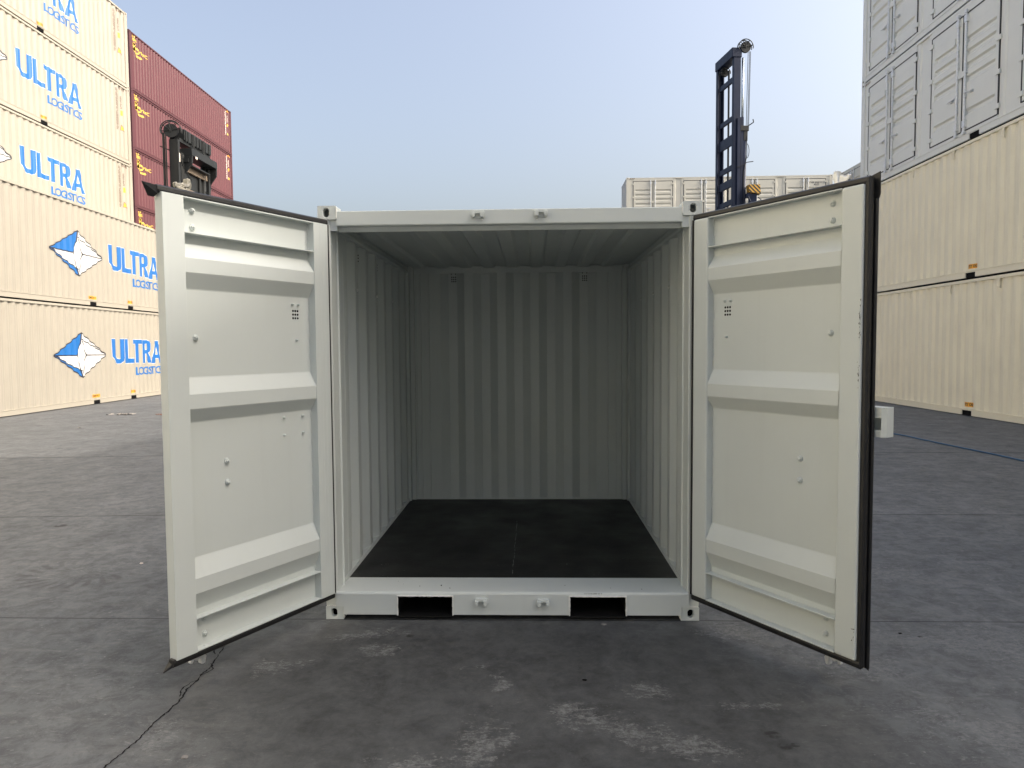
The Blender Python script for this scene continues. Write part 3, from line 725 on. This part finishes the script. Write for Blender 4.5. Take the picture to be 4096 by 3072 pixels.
def fake_column(root, u, v0, v1, wd, mat, seed, dash=.05):
    """illegible small print: rows of tiny marks in a column"""
    rnd = random.Random(seed); bms = []; v = v1
    while v > v0:
        hgt = dash*(.5+rnd.random()*.6)
        for q in range(3):
            if q == 1 or rnd.random() < .7: bms.append(fill([[(u+q*wd/3, v-hgt*.8), (u+(q+.75)*wd/3, v-hgt*.8), (u+(q+.75)*wd/3, v), (u+q*wd/3, v)]]))
        v -= hgt*1.0
    place_bm(bms, 'small_print', mat, root, .003)
def end_marks(root, mat, tagmat, trimat, seed):
    fake_column(root, 5.22, 1.18, 2.69, .08, mat, seed)
    fake_column(root, 5.50, 2.02, 2.46, .06, mat, seed+1)
    place_bm([fill([[(5.50, 1.74), (5.60, 1.74), (5.60, 1.93), (5.50, 1.93)]])], 'small_sticker', tagmat, root, .003)
    place_bm([fill([[(5.47, 1.19), (5.74, 1.19), (5.52, 1.38)]])], 'warning_triangle', trimat, root, .003)
    place_bm([stroke([[(5.47, 1.19), (5.74, 1.19), (5.52, 1.38)]], .02)], 'warning_triangle', M['brown'], root, .0045)
    place_bm([fill([[(5.46+i*.09, 2.70), (5.52+i*.09, 2.70), (5.50+i*.09, 2.79), (5.44+i*.09, 2.79)]]) for i in range(4)], 'corner_stripes', M['brown'] if mat is M['brown'] else M['orange'], root, .003)

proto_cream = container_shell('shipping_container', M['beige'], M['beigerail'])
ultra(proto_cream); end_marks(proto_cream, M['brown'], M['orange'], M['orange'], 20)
proto_red = container_shell('shipping_container', M['red'], M['redrail'], pockets=False)
end_marks(proto_red, M['palemark'], M['orange'], M['yellow'], 40)
ringo = [(-5.40+.26*math.cos(t), 2.13+.16*math.sin(t)) for t in [i*math.pi/8 for i in range(16)]]; ringi = [(-5.37+.13*math.cos(t), 2.12+.07*math.sin(t)) for t in [i*math.pi/8 for i in range(16)]]
lg = [fill([ringo, ringi]), fill([[(-5.68, 2.46), (-5.56, 2.46), (-5.54, 2.30), (-5.52, 2.04), (-5.66, 2.08)]]), text_bm('es', -5.76, -5.34, 2.52, 2.68, .04), text_bm('rizoC', -5.12, -4.36, 2.09, 2.27, .035),
      fill([[(-5.68, 2.44), (-5.60, 2.44), (-5.54, 2.38), (-5.42, 2.44), (-5.40, 2.40), (-5.52, 2.33), (-5.52, 2.31), (-5.64, 2.31), (-5.62, 2.36)]]),
      fill([[(-5.58, 1.97), (-5.30, 1.90), (-4.98, 1.95), (-4.82, 1.91), (-4.98, 1.84), (-5.30, 1.81), (-5.46, 1.86)]])]
place_bm(lg, 'lettering', M['yellow'], proto_red, .004)
place_bm([fill([[(-5.80+i*.10, 2.70), (-5.73+i*.10, 2.70), (-5.71+i*.10, 2.78), (-5.78+i*.10, 2.78)]]) for i in range(3)], 'corner_stripes', M['yellow'], proto_red, .003)
proto_plain = container_shell('shipping_container', M['cream'], M['creamrail'], brackets=[-5.0+i*1.62 for i in range(7)])

# --- side-opening containers (four pairs of side doors)
def side_door_container(matw, code=None, enddoors=False):
    root = container_shell('side_door_container', matw, matw, side=False, tags=False, enddoor=enddoors); H = 2.896
    seams = [(-5.69, -3.33), (-2.68, -.32), (.33, 2.69), (3.34, 5.70)]
    m = MB(); prev = -CL/2+.20                   # fixed bays between the doors, lightly fluted
    for a, b in seams+[(CL/2-.20, 0)]:
        w_ = a-prev
        if w_ > .4:
            us = [prev, prev+.12, prev+.16, prev+.30, prev+.34, prev+.48, prev+.52, a]; dd = [.022, .022, .05, .05, .022, .022, .05, .05]
            us = [prev, prev+.13, prev+.17, a-.17, a-.13, a]; dd = [.022, .022, .052, .052, .022, .022]
        else: us = [prev, a]; dd = [.022, .022]
        m.grid(us, [.150, H-.066], lambda u, v, us=us, dd=dd: (-dd[us.index(u)], u, v)); prev = b
    for a, b in seams: m.box(-.06, -.008, a, b, .163, .235); m.box(-.06, -.008, a, b, H-.215, H-.0705)
    m.build('bay_panel', matw, root, recalc=False)
    for a, b in seams:
        mid = (a+b)/2
        for side_, (u0, u1) in ((-1, (a, mid)), (1, (mid, b))):
            z0, z1 = .24, 2.675
            m = MB(); ua, ub = u0+.014, u1-.014
            ga, gb = ua+.10, ub-.10
            rows = [.62+.0, 1.31, 1.58, 1.85, 2.12]
            vz = [z0+.014]
            for r_ in rows: vz += [r_-.085, r_-.035, r_+.030, r_+.065]
            vz.append(z1-.014); dep = {}
            for r_ in rows: dep[r_-.035] = 1; dep[r_+.030] = 1
            def fn(u, v):
                gu = 1 if ga+.03 <= u <= gb-.03 else 0
                return (-.010-.042*gu*dep.get(v, 0), u, v)
            m.grid([ua, ga, ga+.0301, gb-.0301, gb, ub], vz, fn)
            for q in ((ua, ua+.001), (ub-.001, ub)): m.box(-.05, -.0105, *q, z0+.014, z1-.014)
            m.box(-.013, -.0088, ua+.02, ub-.02, 2.395, 2.402)
            leaf = m.build('side_door', matw, root, recalc=False)
            m = MB()                            # black seal
            ou = u0 if side_ < 0 else u1
            m.box(-.04, -.006, *sorted((ou+side_*.012, ou-side_*.022)), z0-.004, z1+.004)
            m.box(-.04, -.006, *sorted((mid+side_*.001, mid+side_*.020)), z0-.004, z1+.004)
            m.box(-.04, -.0065, ua+.008, ub-.008, z0-.014, z0+.018); m.box(-.04, -.0065, ua+.008, ub-.008, z1-.018, z1+.014)
            m.build('door_seal', M['rubber'], leaf)
            m = MB(); ur = mid+side_*.14        # locking bar with cams, guides and handle
            m.tube((.024, ur, z0-.07), (.024, ur, z1+.06), .021, 8)
            for z in (z0-.04, z1+.03): m.box(-.006, .050, ur-.035, ur+.035, z-.03, z+.03)
            for z in (z0+.14, z1-.12): m.box(-.009, .046, ur-.045, ur+.045, z-.07, z+.07)
            for z in (.93, 1.45, 2.0): m.box(-.009, .036, ur-.03, ur+.03, z-.015, z+.015)
            m.tube((.045, ur, 1.02), (.050, ur+side_*.30, .99), .014, 6); m.box(-.009, .04, ur+side_*.20-.04, ur+side_*.20+.04, .97, 1.02)
            m.build('locking_bar', M['zinc'], leaf)
            for z in (.40, 1.06, 1.72, 2.50):
                m = MB(); m.box(-.0095, .018, *sorted((ou+side_*.055, ou-side_*.075)), z-.045, z+.045); m.build('hinge', matw, leaf)
            if side_ < 0:
                m = MB(); m.box(-.009, .028, mid-.10, mid+.10, 1.38, 1.50); m.build('centre_latch', matw, leaf)
                m = MB(); m.box(-.009, .02, mid-.30, mid-.25, 2.18, 2.30); m.build('document_clip', matw, leaf)
    place_bm([fill([[(.86, .33), (1.26, .33), (1.26, .46), (.86, .46)]])], 'warning_sticker', M['orange'], root, .004, False, .008)
    place_bm([text_bm('EMPTY ONLY', .88, 1.24, .355, .435, .02)], 'sticker_text', M['line'], root, .0055, False, .008)
    place_bm([fill([[(-5.98+i*.1, 2.80), (-5.92+i*.1, 2.80), (-5.90+i*.1, 2.86), (-5.96+i*.1, 2.86)]]) for i in range(4)], 'corner_stripes', M['brown'], root, .002, False, .003)
    if code:
        place_bm([text_bm('VV00 600010 2', 4.72, 5.56, 2.40, 2.51, .015)], 'lettering', M['line'], root, .004, False, .008)
        place_bm([text_bm('45G3', 5.00, 5.30, 2.27, 2.38, .015)], 'lettering', M['line'], root, .004, False, .008)
    if enddoors:
        for q in (-1, 1):
            m = MB(); y_ = -CL/2+.02; xc = -CW/2
            m.box(*sorted((xc+q*.01, xc+q*1.05)), y_, y_+.05, .16, 2.78); d_ = m.build('end_door', matw, root)
            m = MB()
            for xx in (xc+q*.25, xc+q*.8): m.tube((xx, y_-.03, .1), (xx, y_-.03, 2.85), .018, 8); m.box(xx-.05, xx+.05, y_-.05, y_, .2, .3); m.box(xx-.05, xx+.05, y_-.05, y_, 2.6, 2.7)
            m.build('locking_bar', M['zinc'], d_)
    return root
proto_grey = side_door_container(M['greytop'])
proto_sdc = side_door_container(M['sand'])
proto_sdc_code = side_door_container(M['sand'], code=True, enddoors=True)

def put(proto, used, x, y, z, rz, label, cat, group):
    o = proto if not used.get(id(proto)) else copy_tree(proto)
    used[id(proto)] = True
    o.location = (x, y, z); o.rotation_euler = (0, 0, rz)
    tag(o, label, cat, group); return o
used = {}
def on_line(X, y0, yawd, yc): return X+(yc-y0)*math.tan(R(yawd))
# left front stack (2 high), left rear stack (5 high), red stack (6 high)
zg = -.118
G1 = 'cream lettered containers on the left'
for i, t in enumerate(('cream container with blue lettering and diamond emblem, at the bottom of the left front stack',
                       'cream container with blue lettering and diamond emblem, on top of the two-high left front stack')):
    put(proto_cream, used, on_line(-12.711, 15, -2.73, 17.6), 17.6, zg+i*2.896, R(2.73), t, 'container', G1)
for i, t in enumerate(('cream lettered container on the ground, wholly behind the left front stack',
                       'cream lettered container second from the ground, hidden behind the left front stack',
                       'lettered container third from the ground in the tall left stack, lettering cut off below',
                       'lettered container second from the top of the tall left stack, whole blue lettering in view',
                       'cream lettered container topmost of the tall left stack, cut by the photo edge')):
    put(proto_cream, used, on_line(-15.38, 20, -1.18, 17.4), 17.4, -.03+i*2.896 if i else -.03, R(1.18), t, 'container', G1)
for i, t in enumerate(('dark red container on the ground under the red stack, hidden from view', 'dark red container second from the ground in the red stack',
                       'dark red container third from the ground, just showing over the cream two-high stack', 'dark red container fourth from the ground, behind the raised black mast foot',
                       'dark red container second from the top of the red stack, behind the black mast head', 'dark red container topmost of the red stack against the sky')):
    put(proto_red, used, on_line(-19.753, 35, -.99, 37.13), 37.13, -.083+i*2.896, R(.99), t, 'container', 'dark red containers')
# right stack: two plain cream, three pale grey with side doors
for i, t in enumerate(('plain cream corrugated container on the ground in the right stack', 'plain cream corrugated container second from the ground in the right stack, with an orange sticker')):
    put(proto_plain, used, 9.287, 10.184, -.04+i*2.896, R(180-.08), t, 'container', 'plain cream containers on the right')
for i, t in enumerate(('lowest of the pale grey side-door containers, resting on cream ones, orange sticker at its foot', 'pale grey side-door container in the middle of the three grey ones in the right stack',
                       'pale grey side-door container at the top of the right stack, cut by the photo edge')):
    put(proto_grey, used, 9.287, 10.184, -.04+(i+2)*2.896, R(180-.08), t, 'side-door container', 'pale grey side-door containers')
# back row facing the camera, four high; and the row meeting it on the right
back = ('on the ground in the stack across the back of the yard', 'second from the ground in the stack across the back of the yard', 'third from the ground in the stack across the back of the yard')
for i in range(3): put(proto_sdc, used, 11.93, 38.91, i*2.896, R(-90-.45), 'cream side-door container '+back[i], 'side-door container', 'cream side-door containers at the back')
put(proto_sdc_code, used, 11.93, 38.91, 3*2.896, R(-90-.45), 'cream side-door container topmost at the back of the yard, black code on one door', 'side-door container', 'cream side-door containers at the back')
for i, t in enumerate(('on the ground in the far right stack', 'second from the ground in the far right stack', 'third from the ground in the far right stack', 'topmost of the far right stack, top rail sloping up behind grey containers')):
    put(proto_sdc, used, 18.33, 38.6-6.1, i*2.896, R(180-.3), 'cream side-door container '+t, 'side-door container', 'cream side-door containers at the back')
# unseen right row added as a sun blocker: four high, two short boxes
for i in range(4):
    put(proto_plain, used, 9.287, 4.075-6.096, -.04+(i*2.896 if i < 4 else 0), R(180-.08),
        'plain cream container '+('on the ground', 'second from the ground', 'third from the ground', 'fourth from the ground')[i]+' in the unseen right row beside the camera, added to block sun', 'container', 'plain cream containers on the right')
proto_sun_blocker = container_shell('sun_block_container', M['cream'], M['creamrail'], L=4.88, H=2.591, tags=False)  # unseen boxes added to shape the sun patch on the left door
for i in range(2):
    put(proto_sun_blocker, used, 9.287, 3.75-2.44, -.04+4*2.896+i*2.591, R(180-.08),
        ('unseen short cream container standing on the right row, added to shape the shadow', 'unseen short cream container topmost of the right row, added to shape the shadow')[i], 'container', 'unseen short containers added to shape the shadow')

# unseen left-hand row added for warm bounce light, five high and in full sun
lv = ('on the ground', 'second from the ground', 'third from the ground', 'fourth from the ground', 'topmost')
proto_bounce = container_shell('shipping_container', M['cream'], M['creamrail'])
proto_sky_blocker = container_shell('shipping_container', M['greytop'], M['greytop'])
for j, yc in enumerate((5.2, -7.2)):
    for i in range(5):
        put(proto_bounce, used, -12.35, yc, -.115+i*2.896, R(1.5), 'plain sunlit cream container '+lv[i]+(' of the unseen left row beside the camera, added for bounce light', ' of the unseen left row behind the camera, added for bounce light')[j], 'container', 'unseen sunlit cream containers added for bounce light')

# unseen row added behind the camera to block low sky
for j, xc in enumerate((-6.3, 6.05)):
    for i in range(4):
        put(proto_sky_blocker, used, xc, -15.4, i*2.896, R(90), 'plain pale grey container '+lv[i]+(' at the left behind the camera, unseen and added to block low sky', ' at the right behind the camera, unseen and added to block low sky')[j], 'container', 'unseen pale grey containers added to block low sky')

# ------------------------------------------------------------------ container handlers
def wheel(parent, x, y, r, w_, z0):
    m = MB(); m.tube((x, y-w_/2, z0+r), (x, y+w_/2, z0+r), r, 28); t_ = m.build('wheel', M['tyre'], parent, bevel=.06)
    m = MB(); m.tube((x, y-w_/2-.01, z0+r), (x, y+w_/2+.01, z0+r), r*.5, 20); m.build('rim', M['yellow'], t_)
def sheave(parent, cx, cy, cz, r, mat, ax):
    """chain wheel with spokes and a guard hoop; ax = axis direction"""
    a = Vector(ax).normalized(); uu = Vector((0, 0, 1)); vv = a.cross(uu)
    c = Vector((cx, cy, cz)); m = MB()
    m.tube(c-a*.05, c+a*.05, r*.70, 20); m.tube(c-a*.08, c+a*.08, r*.14, 10)
    pts = [c+(uu*math.sin(t)+vv*math.cos(t))*r for t in [R(-20+i*14) for i in range(16)]]
    for s_ in (-.07, .07): m.path([p+a*s_ for p in pts], .018, 6)
    for i in (1, 4, 7, 10, 13):
        m.tube(c-a*.07, pts[i]-a*.07, .012, 6); m.tube(c+a*.07, pts[i]+a*.07, .012, 6); m.tube(pts[i]-a*.07, pts[i]+a*.07, .014, 6)
    return m.build('sheave', mat, parent)
# raised dark blue mast on the right
B = M['mastblue']
ha = empty('container_handler', (7.95, 24.85, 0))
tag(ha, 'container handler with a tall raised dark blue mast in front of the back containers', 'container handler')
def loc(o, P_): return Vector(P_)-o.location
nearp, farp = Vector((8.10, 24.12, 0)), Vector((7.85, 25.62, 0)); md = (farp-nearp).normalized(); mn = Vector((md.y, -md.x, 0))
mn = mn if mn.x > 0 else -mn                     # across the mast, to the right
def col(m, base, a0, a1, b0, b1, z0, z1):
    b_ = base-ha.location
    m.add([b_+md*a+mn*b+Vector((0, 0, z)) for a in (a0, a1) for b in (b0, b1) for z in (z0, z1)],
          [(0, 1, 3, 2), (4, 6, 7, 5), (0, 4, 5, 1), (2, 3, 7, 6), (0, 2, 6, 4), (1, 5, 7, 3)])
for base, sg, b0, b1 in ((nearp, 1, -.12, .17), (farp, -1, -.17, .12)):
    m = MB(); col(m, base, 0, sg*.05, b0, b1, .35, 12.75); col(m, base, sg*.051, sg*.16, b0, b0+.05, .35, 12.75); col(m, base, sg*.051, sg*.16, b1-.05, b1, .35, 12.75)
    m.build('mast_rail', B, ha, bevel=.008)
m = MB(); col(m, nearp, -.02, 1.56, -.20, .20, 12.62, 12.98); m.build('mast_head', B, ha, bevel=.02)
m = MB()
for z, h_ in ((11.72, .22), (10.25, .20), (9.32, .42), (8.35, .22), (7.72, .32), (7.02, .22), (6.3, .25), (5.2, .3), (4.0, .3), (2.6, .3), (1.2, .4)): col(m, nearp, .162, 1.34, -.10, -.02, z, z+h_)
build_each(m, 'mast_crossbar', B, ha, 1, .02)
m = MB(); col(m, nearp, .162, .22, -.06, -.03, .5, 12.6); m.build('mast_web', B, ha)
m = MB(); o_ = nearp-ha.location
for q in (.70, .78): m.tube(o_+md*q+mn*.02+Vector((0, 0, .6)), o_+md*q+mn*.02+Vector((0, 0, 12.4)), .022, 6)
m.build('lift_chain', M['mastblack'], ha)
m = MB()                                        # outer mast section to the right, with cylinder
col(m, nearp, -.02, .20, .172, .30, .35, 10.35); col(m, nearp, -.06, .02, .02, .15, .4, 10.3); m.build('outer_mast', B, ha, bevel=.008)
m = MB(); m.tube(o_+mn*.27+md*.05+Vector((0, 0, 9.9)), o_+mn*.27+md*.05+Vector((0, 0, 12.62)), .045, 12); m.build('lift_rod', M['chrome'], ha, smooth=True)
m = MB(); m.tube(o_+mn*.36+md*.05+Vector((0, 0, .8)), o_+mn*.36+md*.05+Vector((0, 0, 10.0)), .075, 12)
m.build('lift_cylinder', B, ha, smooth=True)
m = MB(); col(m, nearp, -.05, .25, .16, .50, 9.82, 10.02); col(m, nearp, -.03, .2, .30, .46, 9.45, 9.83); m.tube(o_+mn*.45+Vector((0, 0, 10.0)), o_+mn*.70+Vector((-.02, -.1, 10.14)), .022, 6)
m.tube(o_+mn*.70+Vector((-.02, -.1, 10.14)), o_+mn*.67+Vector((-.02, -.1, 10.26)), .022, 6); m.build('hose_guide', M['mastblack'], ha, bevel=.01)
m = MB()
for q in (.40, .46, .50): m.tube(o_+mn*q+Vector((0, -.02, 10.0)), o_+mn*(q+.05)+Vector((0, -.02, 12.85)), .011, 6)
m.path([o_+mn*.42+Vector((0, -.03, 9.6)), o_+mn*.44+Vector((0, -.03, 8.9)), o_+mn*.30+Vector((0, -.03, 8.2)), o_+mn*.30+Vector((0, -.03, 7.0))], .014, 6)
m.path([o_+mn*(.42+.10*math.sin(t))+Vector((0, -.05, 9.05+.28*math.cos(t))) for t in [i*.35 for i in range(10)]], .012, 6)
m.path([o_+mn*.0+Vector((0, -.08, 8.40)), o_+mn*.2+Vector((0, -.09, 8.45)), o_+mn*.42+Vector((0, -.1, 8.60)), o_+mn*.68+Vector((0, -.1, 8.64))], .016, 6)
m.build('hydraulic_hose', M['mastblack'], ha)
s_ = o_+mn*.34+Vector((0, 0, 13.0)); sheave(ha, s_.x, s_.y, s_.z, .29, M['mastblack'], (.15, -1, 0))
s_ = o_+md*1.05+Vector((0, 0, 12.40)); sheave(ha, s_.x, s_.y, s_.z, .20, M['mastblack'], (.15, -1, 0))
hz = MB(); b_ = nearp-ha.location
hz.add([b_+Vector(p) for p in [(.45, -.25, 7.42), (.90, -.25, 7.34), (.90, .1, 7.34), (.45, .1, 7.42), (.43, -.25, 7.70), (.86, -.25, 7.70), (.86, .1, 7.70), (.43, .1, 7.70)]],
       [(0, 1, 2, 3), (4, 7, 6, 5), (0, 4, 5, 1), (1, 5, 6, 2), (2, 6, 7, 3), (3, 7, 4, 0)])
hz.build('warning_block', M['hazard'], ha)
m = MB(); m.box(b_.x+.50, b_.x+.76, b_.y-.2, b_.y+.05, 6.6, 7.345); m.box(b_.x+.36, b_.x+.52, b_.y-.2, b_.y+.0, 7.22, 7.38); m.box(b_.x+.2, b_.x+2.2, b_.y-.25, b_.y+.1, 6.35, 6.65)
m.path([b_+Vector((.42, -.22, 7.25)), b_+Vector((.50, -.24, 7.05)), b_+Vector((.55, -.24, 6.85)), b_+Vector((.8, -.24, 6.8))], .035, 6)
m.path([b_+Vector((.80, -.2, 7.22)), b_+Vector((.92, -.22, 7.12)), b_+Vector((.90, -.22, 6.9))], .02, 6)
m.build('spreader', B, ha, bevel=.01)
def handler_body(o, sx, y0, y1, mat, wz=0):
    L0 = sx
    m = MB(); m.box(*sorted((L0*.5, L0*5.2)), y0+.5, y1-.5, .7, 1.9); m.box(*sorted((L0*3.6, L0*5.6)), y0+.2, y1-.2, .7, 2.3); m.build('chassis', mat, o, bevel=.08)
    m = MB(); m.box(*sorted((L0*1.9, L0*3.3)), y0+.8, y1-.8, 1.95, 3.5); m.build('cab', mat, o, bevel=.06)
    m = MB(); m.box(*sorted((L0*1.88, L0*3.32)), y0+.9, y1-.9, 2.45, 3.3); m.box(*sorted((L0*2.0, L0*3.2)), y0+.785, y1-.785, 2.45, 3.3); m.build('cab_window', M['glass'], o)
    for xx, yy in ((.9, y0+.1), (.9, y1-.1), (4.4, y0+.35), (4.4, y1-.35)): wheel(o, L0*xx, yy, .62, .5, wz)
handler_body(ha, -1, -1.45, 1.45, B)
# lowered black mast at the left
K = M['mastblack']
KS = 1.14
hb = empty('container_handler', (.1236+(-12.40-.1236)*KS, -3.7616+(22.0+3.7616)*KS, 1.498+(-.112-1.498)*KS)); hb.scale = (KS, KS, KS)
tag(hb, 'container handler with a lowered black mast and box-shaped carriage before the red containers', 'container handler')
m = MB(); z_ = .112
for yy in (-1.22, 1.08): m.box(-.16, .16, yy, yy+.14, .35, 8.85+z_)
m.build('mast_rail', K, hb, bevel=.01)
m = MB(); m.tube((0.02, -1.02, .5), (0.02, -1.02, 8.75), .085, 12); m.tube((0.02, .95, .5), (0.02, .95, 8.9), .085, 12); m.build('lift_cylinder', K, hb, smooth=True)
m = MB()
for q in (-.86, -.78, -.70): m.tube((.08, q, 6.6), (.08, q, 8.6), .022, 6)
m.path([(.08, -.9, 8.5), (.10, -.6, 8.2), (.12, -.5, 7.9), (.12, -.35, 7.7)], .018, 6); m.path([(.1, -.95, 8.3), (.12, -.55, 7.95), (.12, -.2, 7.75)], .014, 6)
m.build('hydraulic_hose', K, hb)
m = MB(); m.path([(.12, 1.25, 8.1), (.12, 1.32, 7.8), (.12, 1.22, 7.5), (.12, .9, 7.6)], .014, 6); m.build('hydraulic_hose', K, hb)
sheave(hb, -.08, -1.20, 9.14+z_, .34, K, (.25, -1, 0))
m = MB(); m.box(-.32, -.26, -1.36, -1.30, .6, 9.15); m.box(-.22, -.19, -1.36, -1.32, .6, 9.15); m.build('lift_chain', K, hb)
m = MB(); m.tube((-.42, -1.35, 8.58+z_), (.1, -.7, 8.5), .02, 6); m.box(-.25, .28, -.75, -.6, 8.30, 8.42); m.build('hose_guide', K, hb)
m = MB()                                        # rounded boxes along the mast head
for a, b in ((-.85, -.28), (-.16, .50), (.62, 1.22)): m.box(-.26, .22, a, b, 8.92+z_, 9.30+z_)
m.box(-.2, .16, -1.1, 1.25, 8.80+z_, 8.93+z_)
for q in (-.26, -.18, .53, .60): m.tube((.24, q, 8.6), (.24, q, 9.4), .02, 6)
m.build('mast_head', K, hb, bevel=.05)
m = MB()                                        # carriage
m.box(-.10, .40, -.70, 1.30, 8.42+z_, 8.68+z_); 
for a, b in ((-.70, -.62), (1.22, 1.30)):
    m.prism([(-.10, 8.53), (.40, 8.53), (.38, 8.25), (.12, 7.9), (.05, 7.2), (-.10, 7.0)], lambda p, q, t: (p, t, q), a, b)
m.build('carriage', K, hb, bevel=.01)
m = MB(); m.box(.02, .10, -.60, 1.20, 8.02, 8.22); m.box(.0, .12, -.70, 1.25, 7.05, 7.40); m.build('carriage_bar', M['worn'], hb, bevel=.01)
m = MB(); m.box(.1605, .166, -1.16, -1.10, 8.2, 8.5); m.box(.401, .405, -.45, -.30, 8.48, 8.56); m.build('data_plate', M['palemark'], hb)
m = MB()
for q in (-.80, -.62, -.34, .0, .24, .44, .70, 1.0): m.box(.2201, .25, q, q+.03, 8.96, 9.38)
for q in (-.55, .15, .9): m.tube((.0, q-.2, 9.44), (.0, q+.2, 9.44), .05, 10)
m.build('valve_block', K, hb, bevel=.008)
m = MB(); m.box(-.06, .0, -.5, 1.0, 7.3, 8.1); m.tube((.04, .55, 7.3), (.04, .55, 8.1), .05, 8); m.build('carriage_plate', K, hb)
m = MB(); m.box(-.02, .30, -.5, .9, 8.10+z_, 8.14+z_); m.build('carriage_shelf', K, hb)
handler_body(hb, 1, -1.45, 1.45, K, .195)

# ------------------------------------------------------------------ small things
cb = bpy.data.curves.new('cable', 'CURVE'); cb.dimensions = '3D'; cb.bevel_depth = .011; cb.bevel_resolution = 3; cb.resolution_u = 6
pts = [(2.2, 9.6), (4.2, 9.3), (5.6, 8.75), (6.16, 8.04), (6.24, 7.3), (6.27, 6.83), (6.33, 6.2), (6.37, 5.74), (6.39, 5.25), (6.5, 4.4), (6.9, 3.2), (7.6, 1.5)]
sp_ = cb.splines.new('BEZIER'); sp_.bezier_points.add(len(pts)-1)
for b, (x, y) in zip(sp_.bezier_points, pts): b.co = (x, y, ground_z(x)+.013); b.handle_left_type = b.handle_right_type = 'AUTO'
tmp = bpy.data.objects.new('cable', cb); me = bpy.data.meshes.new_from_object(tmp); bpy.data.objects.remove(tmp)
me.materials.append(M['cable']); cbl = bpy.data.objects.new('cable', me); COL.objects.link(cbl)
tag(cbl, 'thin dark blue cable lying across the concrete in front of the right stack', 'cable')

def pebble(x, y, r_, lab, mat='stone', seed=0, flat=.5):
    bm = bmesh.new(); bmesh.ops.create_icosphere(bm, subdivisions=2, radius=r_); rnd = random.Random(seed)
    for v in bm.verts: v.co *= rnd.uniform(.72, 1.15); v.co.z *= flat; v.co.x *= 1.3
    me = bpy.data.meshes.new('pebble'); bm.to_mesh(me); bm.free(); me.materials.append(M[mat])
    o = bpy.data.objects.new('pebble', me); COL.objects.link(o); o.location = (x, y, ground_z(x)+r_*flat*.6); tag(o, lab, 'pebble', 'pebbles on the concrete')
pebble(-1.16, -1.31, .011, 'grey pebble at the foot of the photo near the crack', seed=1)
pebble(.350, -.69, .009, 'small dark pebble on the concrete in front of the container', 'dark', 2, .3)
pebble(.50, -.06, .012, 'flat grey pebble just in front of the sill', seed=3, flat=.35)
pebble(2.02, -.16, .008, 'small dark pebble right of the open right door', 'dark', 4, .4)
pebble(-2.62, .98, .010, 'small pale pebble left of the open left door', 'palemark', 5, .5)
rnd = random.Random(21)
def scrap(lab, x, y, sz, n, mat='scrap', kq=.7):
    m = MB()
    for i in range(n):
        a = rnd.uniform(0, 6.28); d = rnd.random()*sz; px, py = x+math.cos(a)*d, y+math.sin(a)*d*.35; q = (.05+rnd.random()*.07)*kq; z = ground_z(x)+.004
        m.grid([0, .33, .66, 1], [0, .5, 1], lambda u, v: (px+(u-.5)*q*2.2*math.cos(a)-(v-.5)*q*math.sin(a), py+(u-.5)*q*2.2*math.sin(a)+(v-.5)*q*math.cos(a), z+rnd.random()*.03))
    tag(m.build('plastic_wrap', M[mat], recalc=False), lab, 'plastic scrap', 'scraps on the ground')
scrap('crumpled torn plastic wrap on the ground by the bottom left container', -9.9, 12.9, .42, 12)
scrap('few brown scraps of litter right of the torn plastic wrap', -8.7, 12.6, .2, 3, 'rust', .5)
scrap('small dark scrap lying on the sunlit concrete', -8.9, 9.9, .05, 1, 'stone', .6)
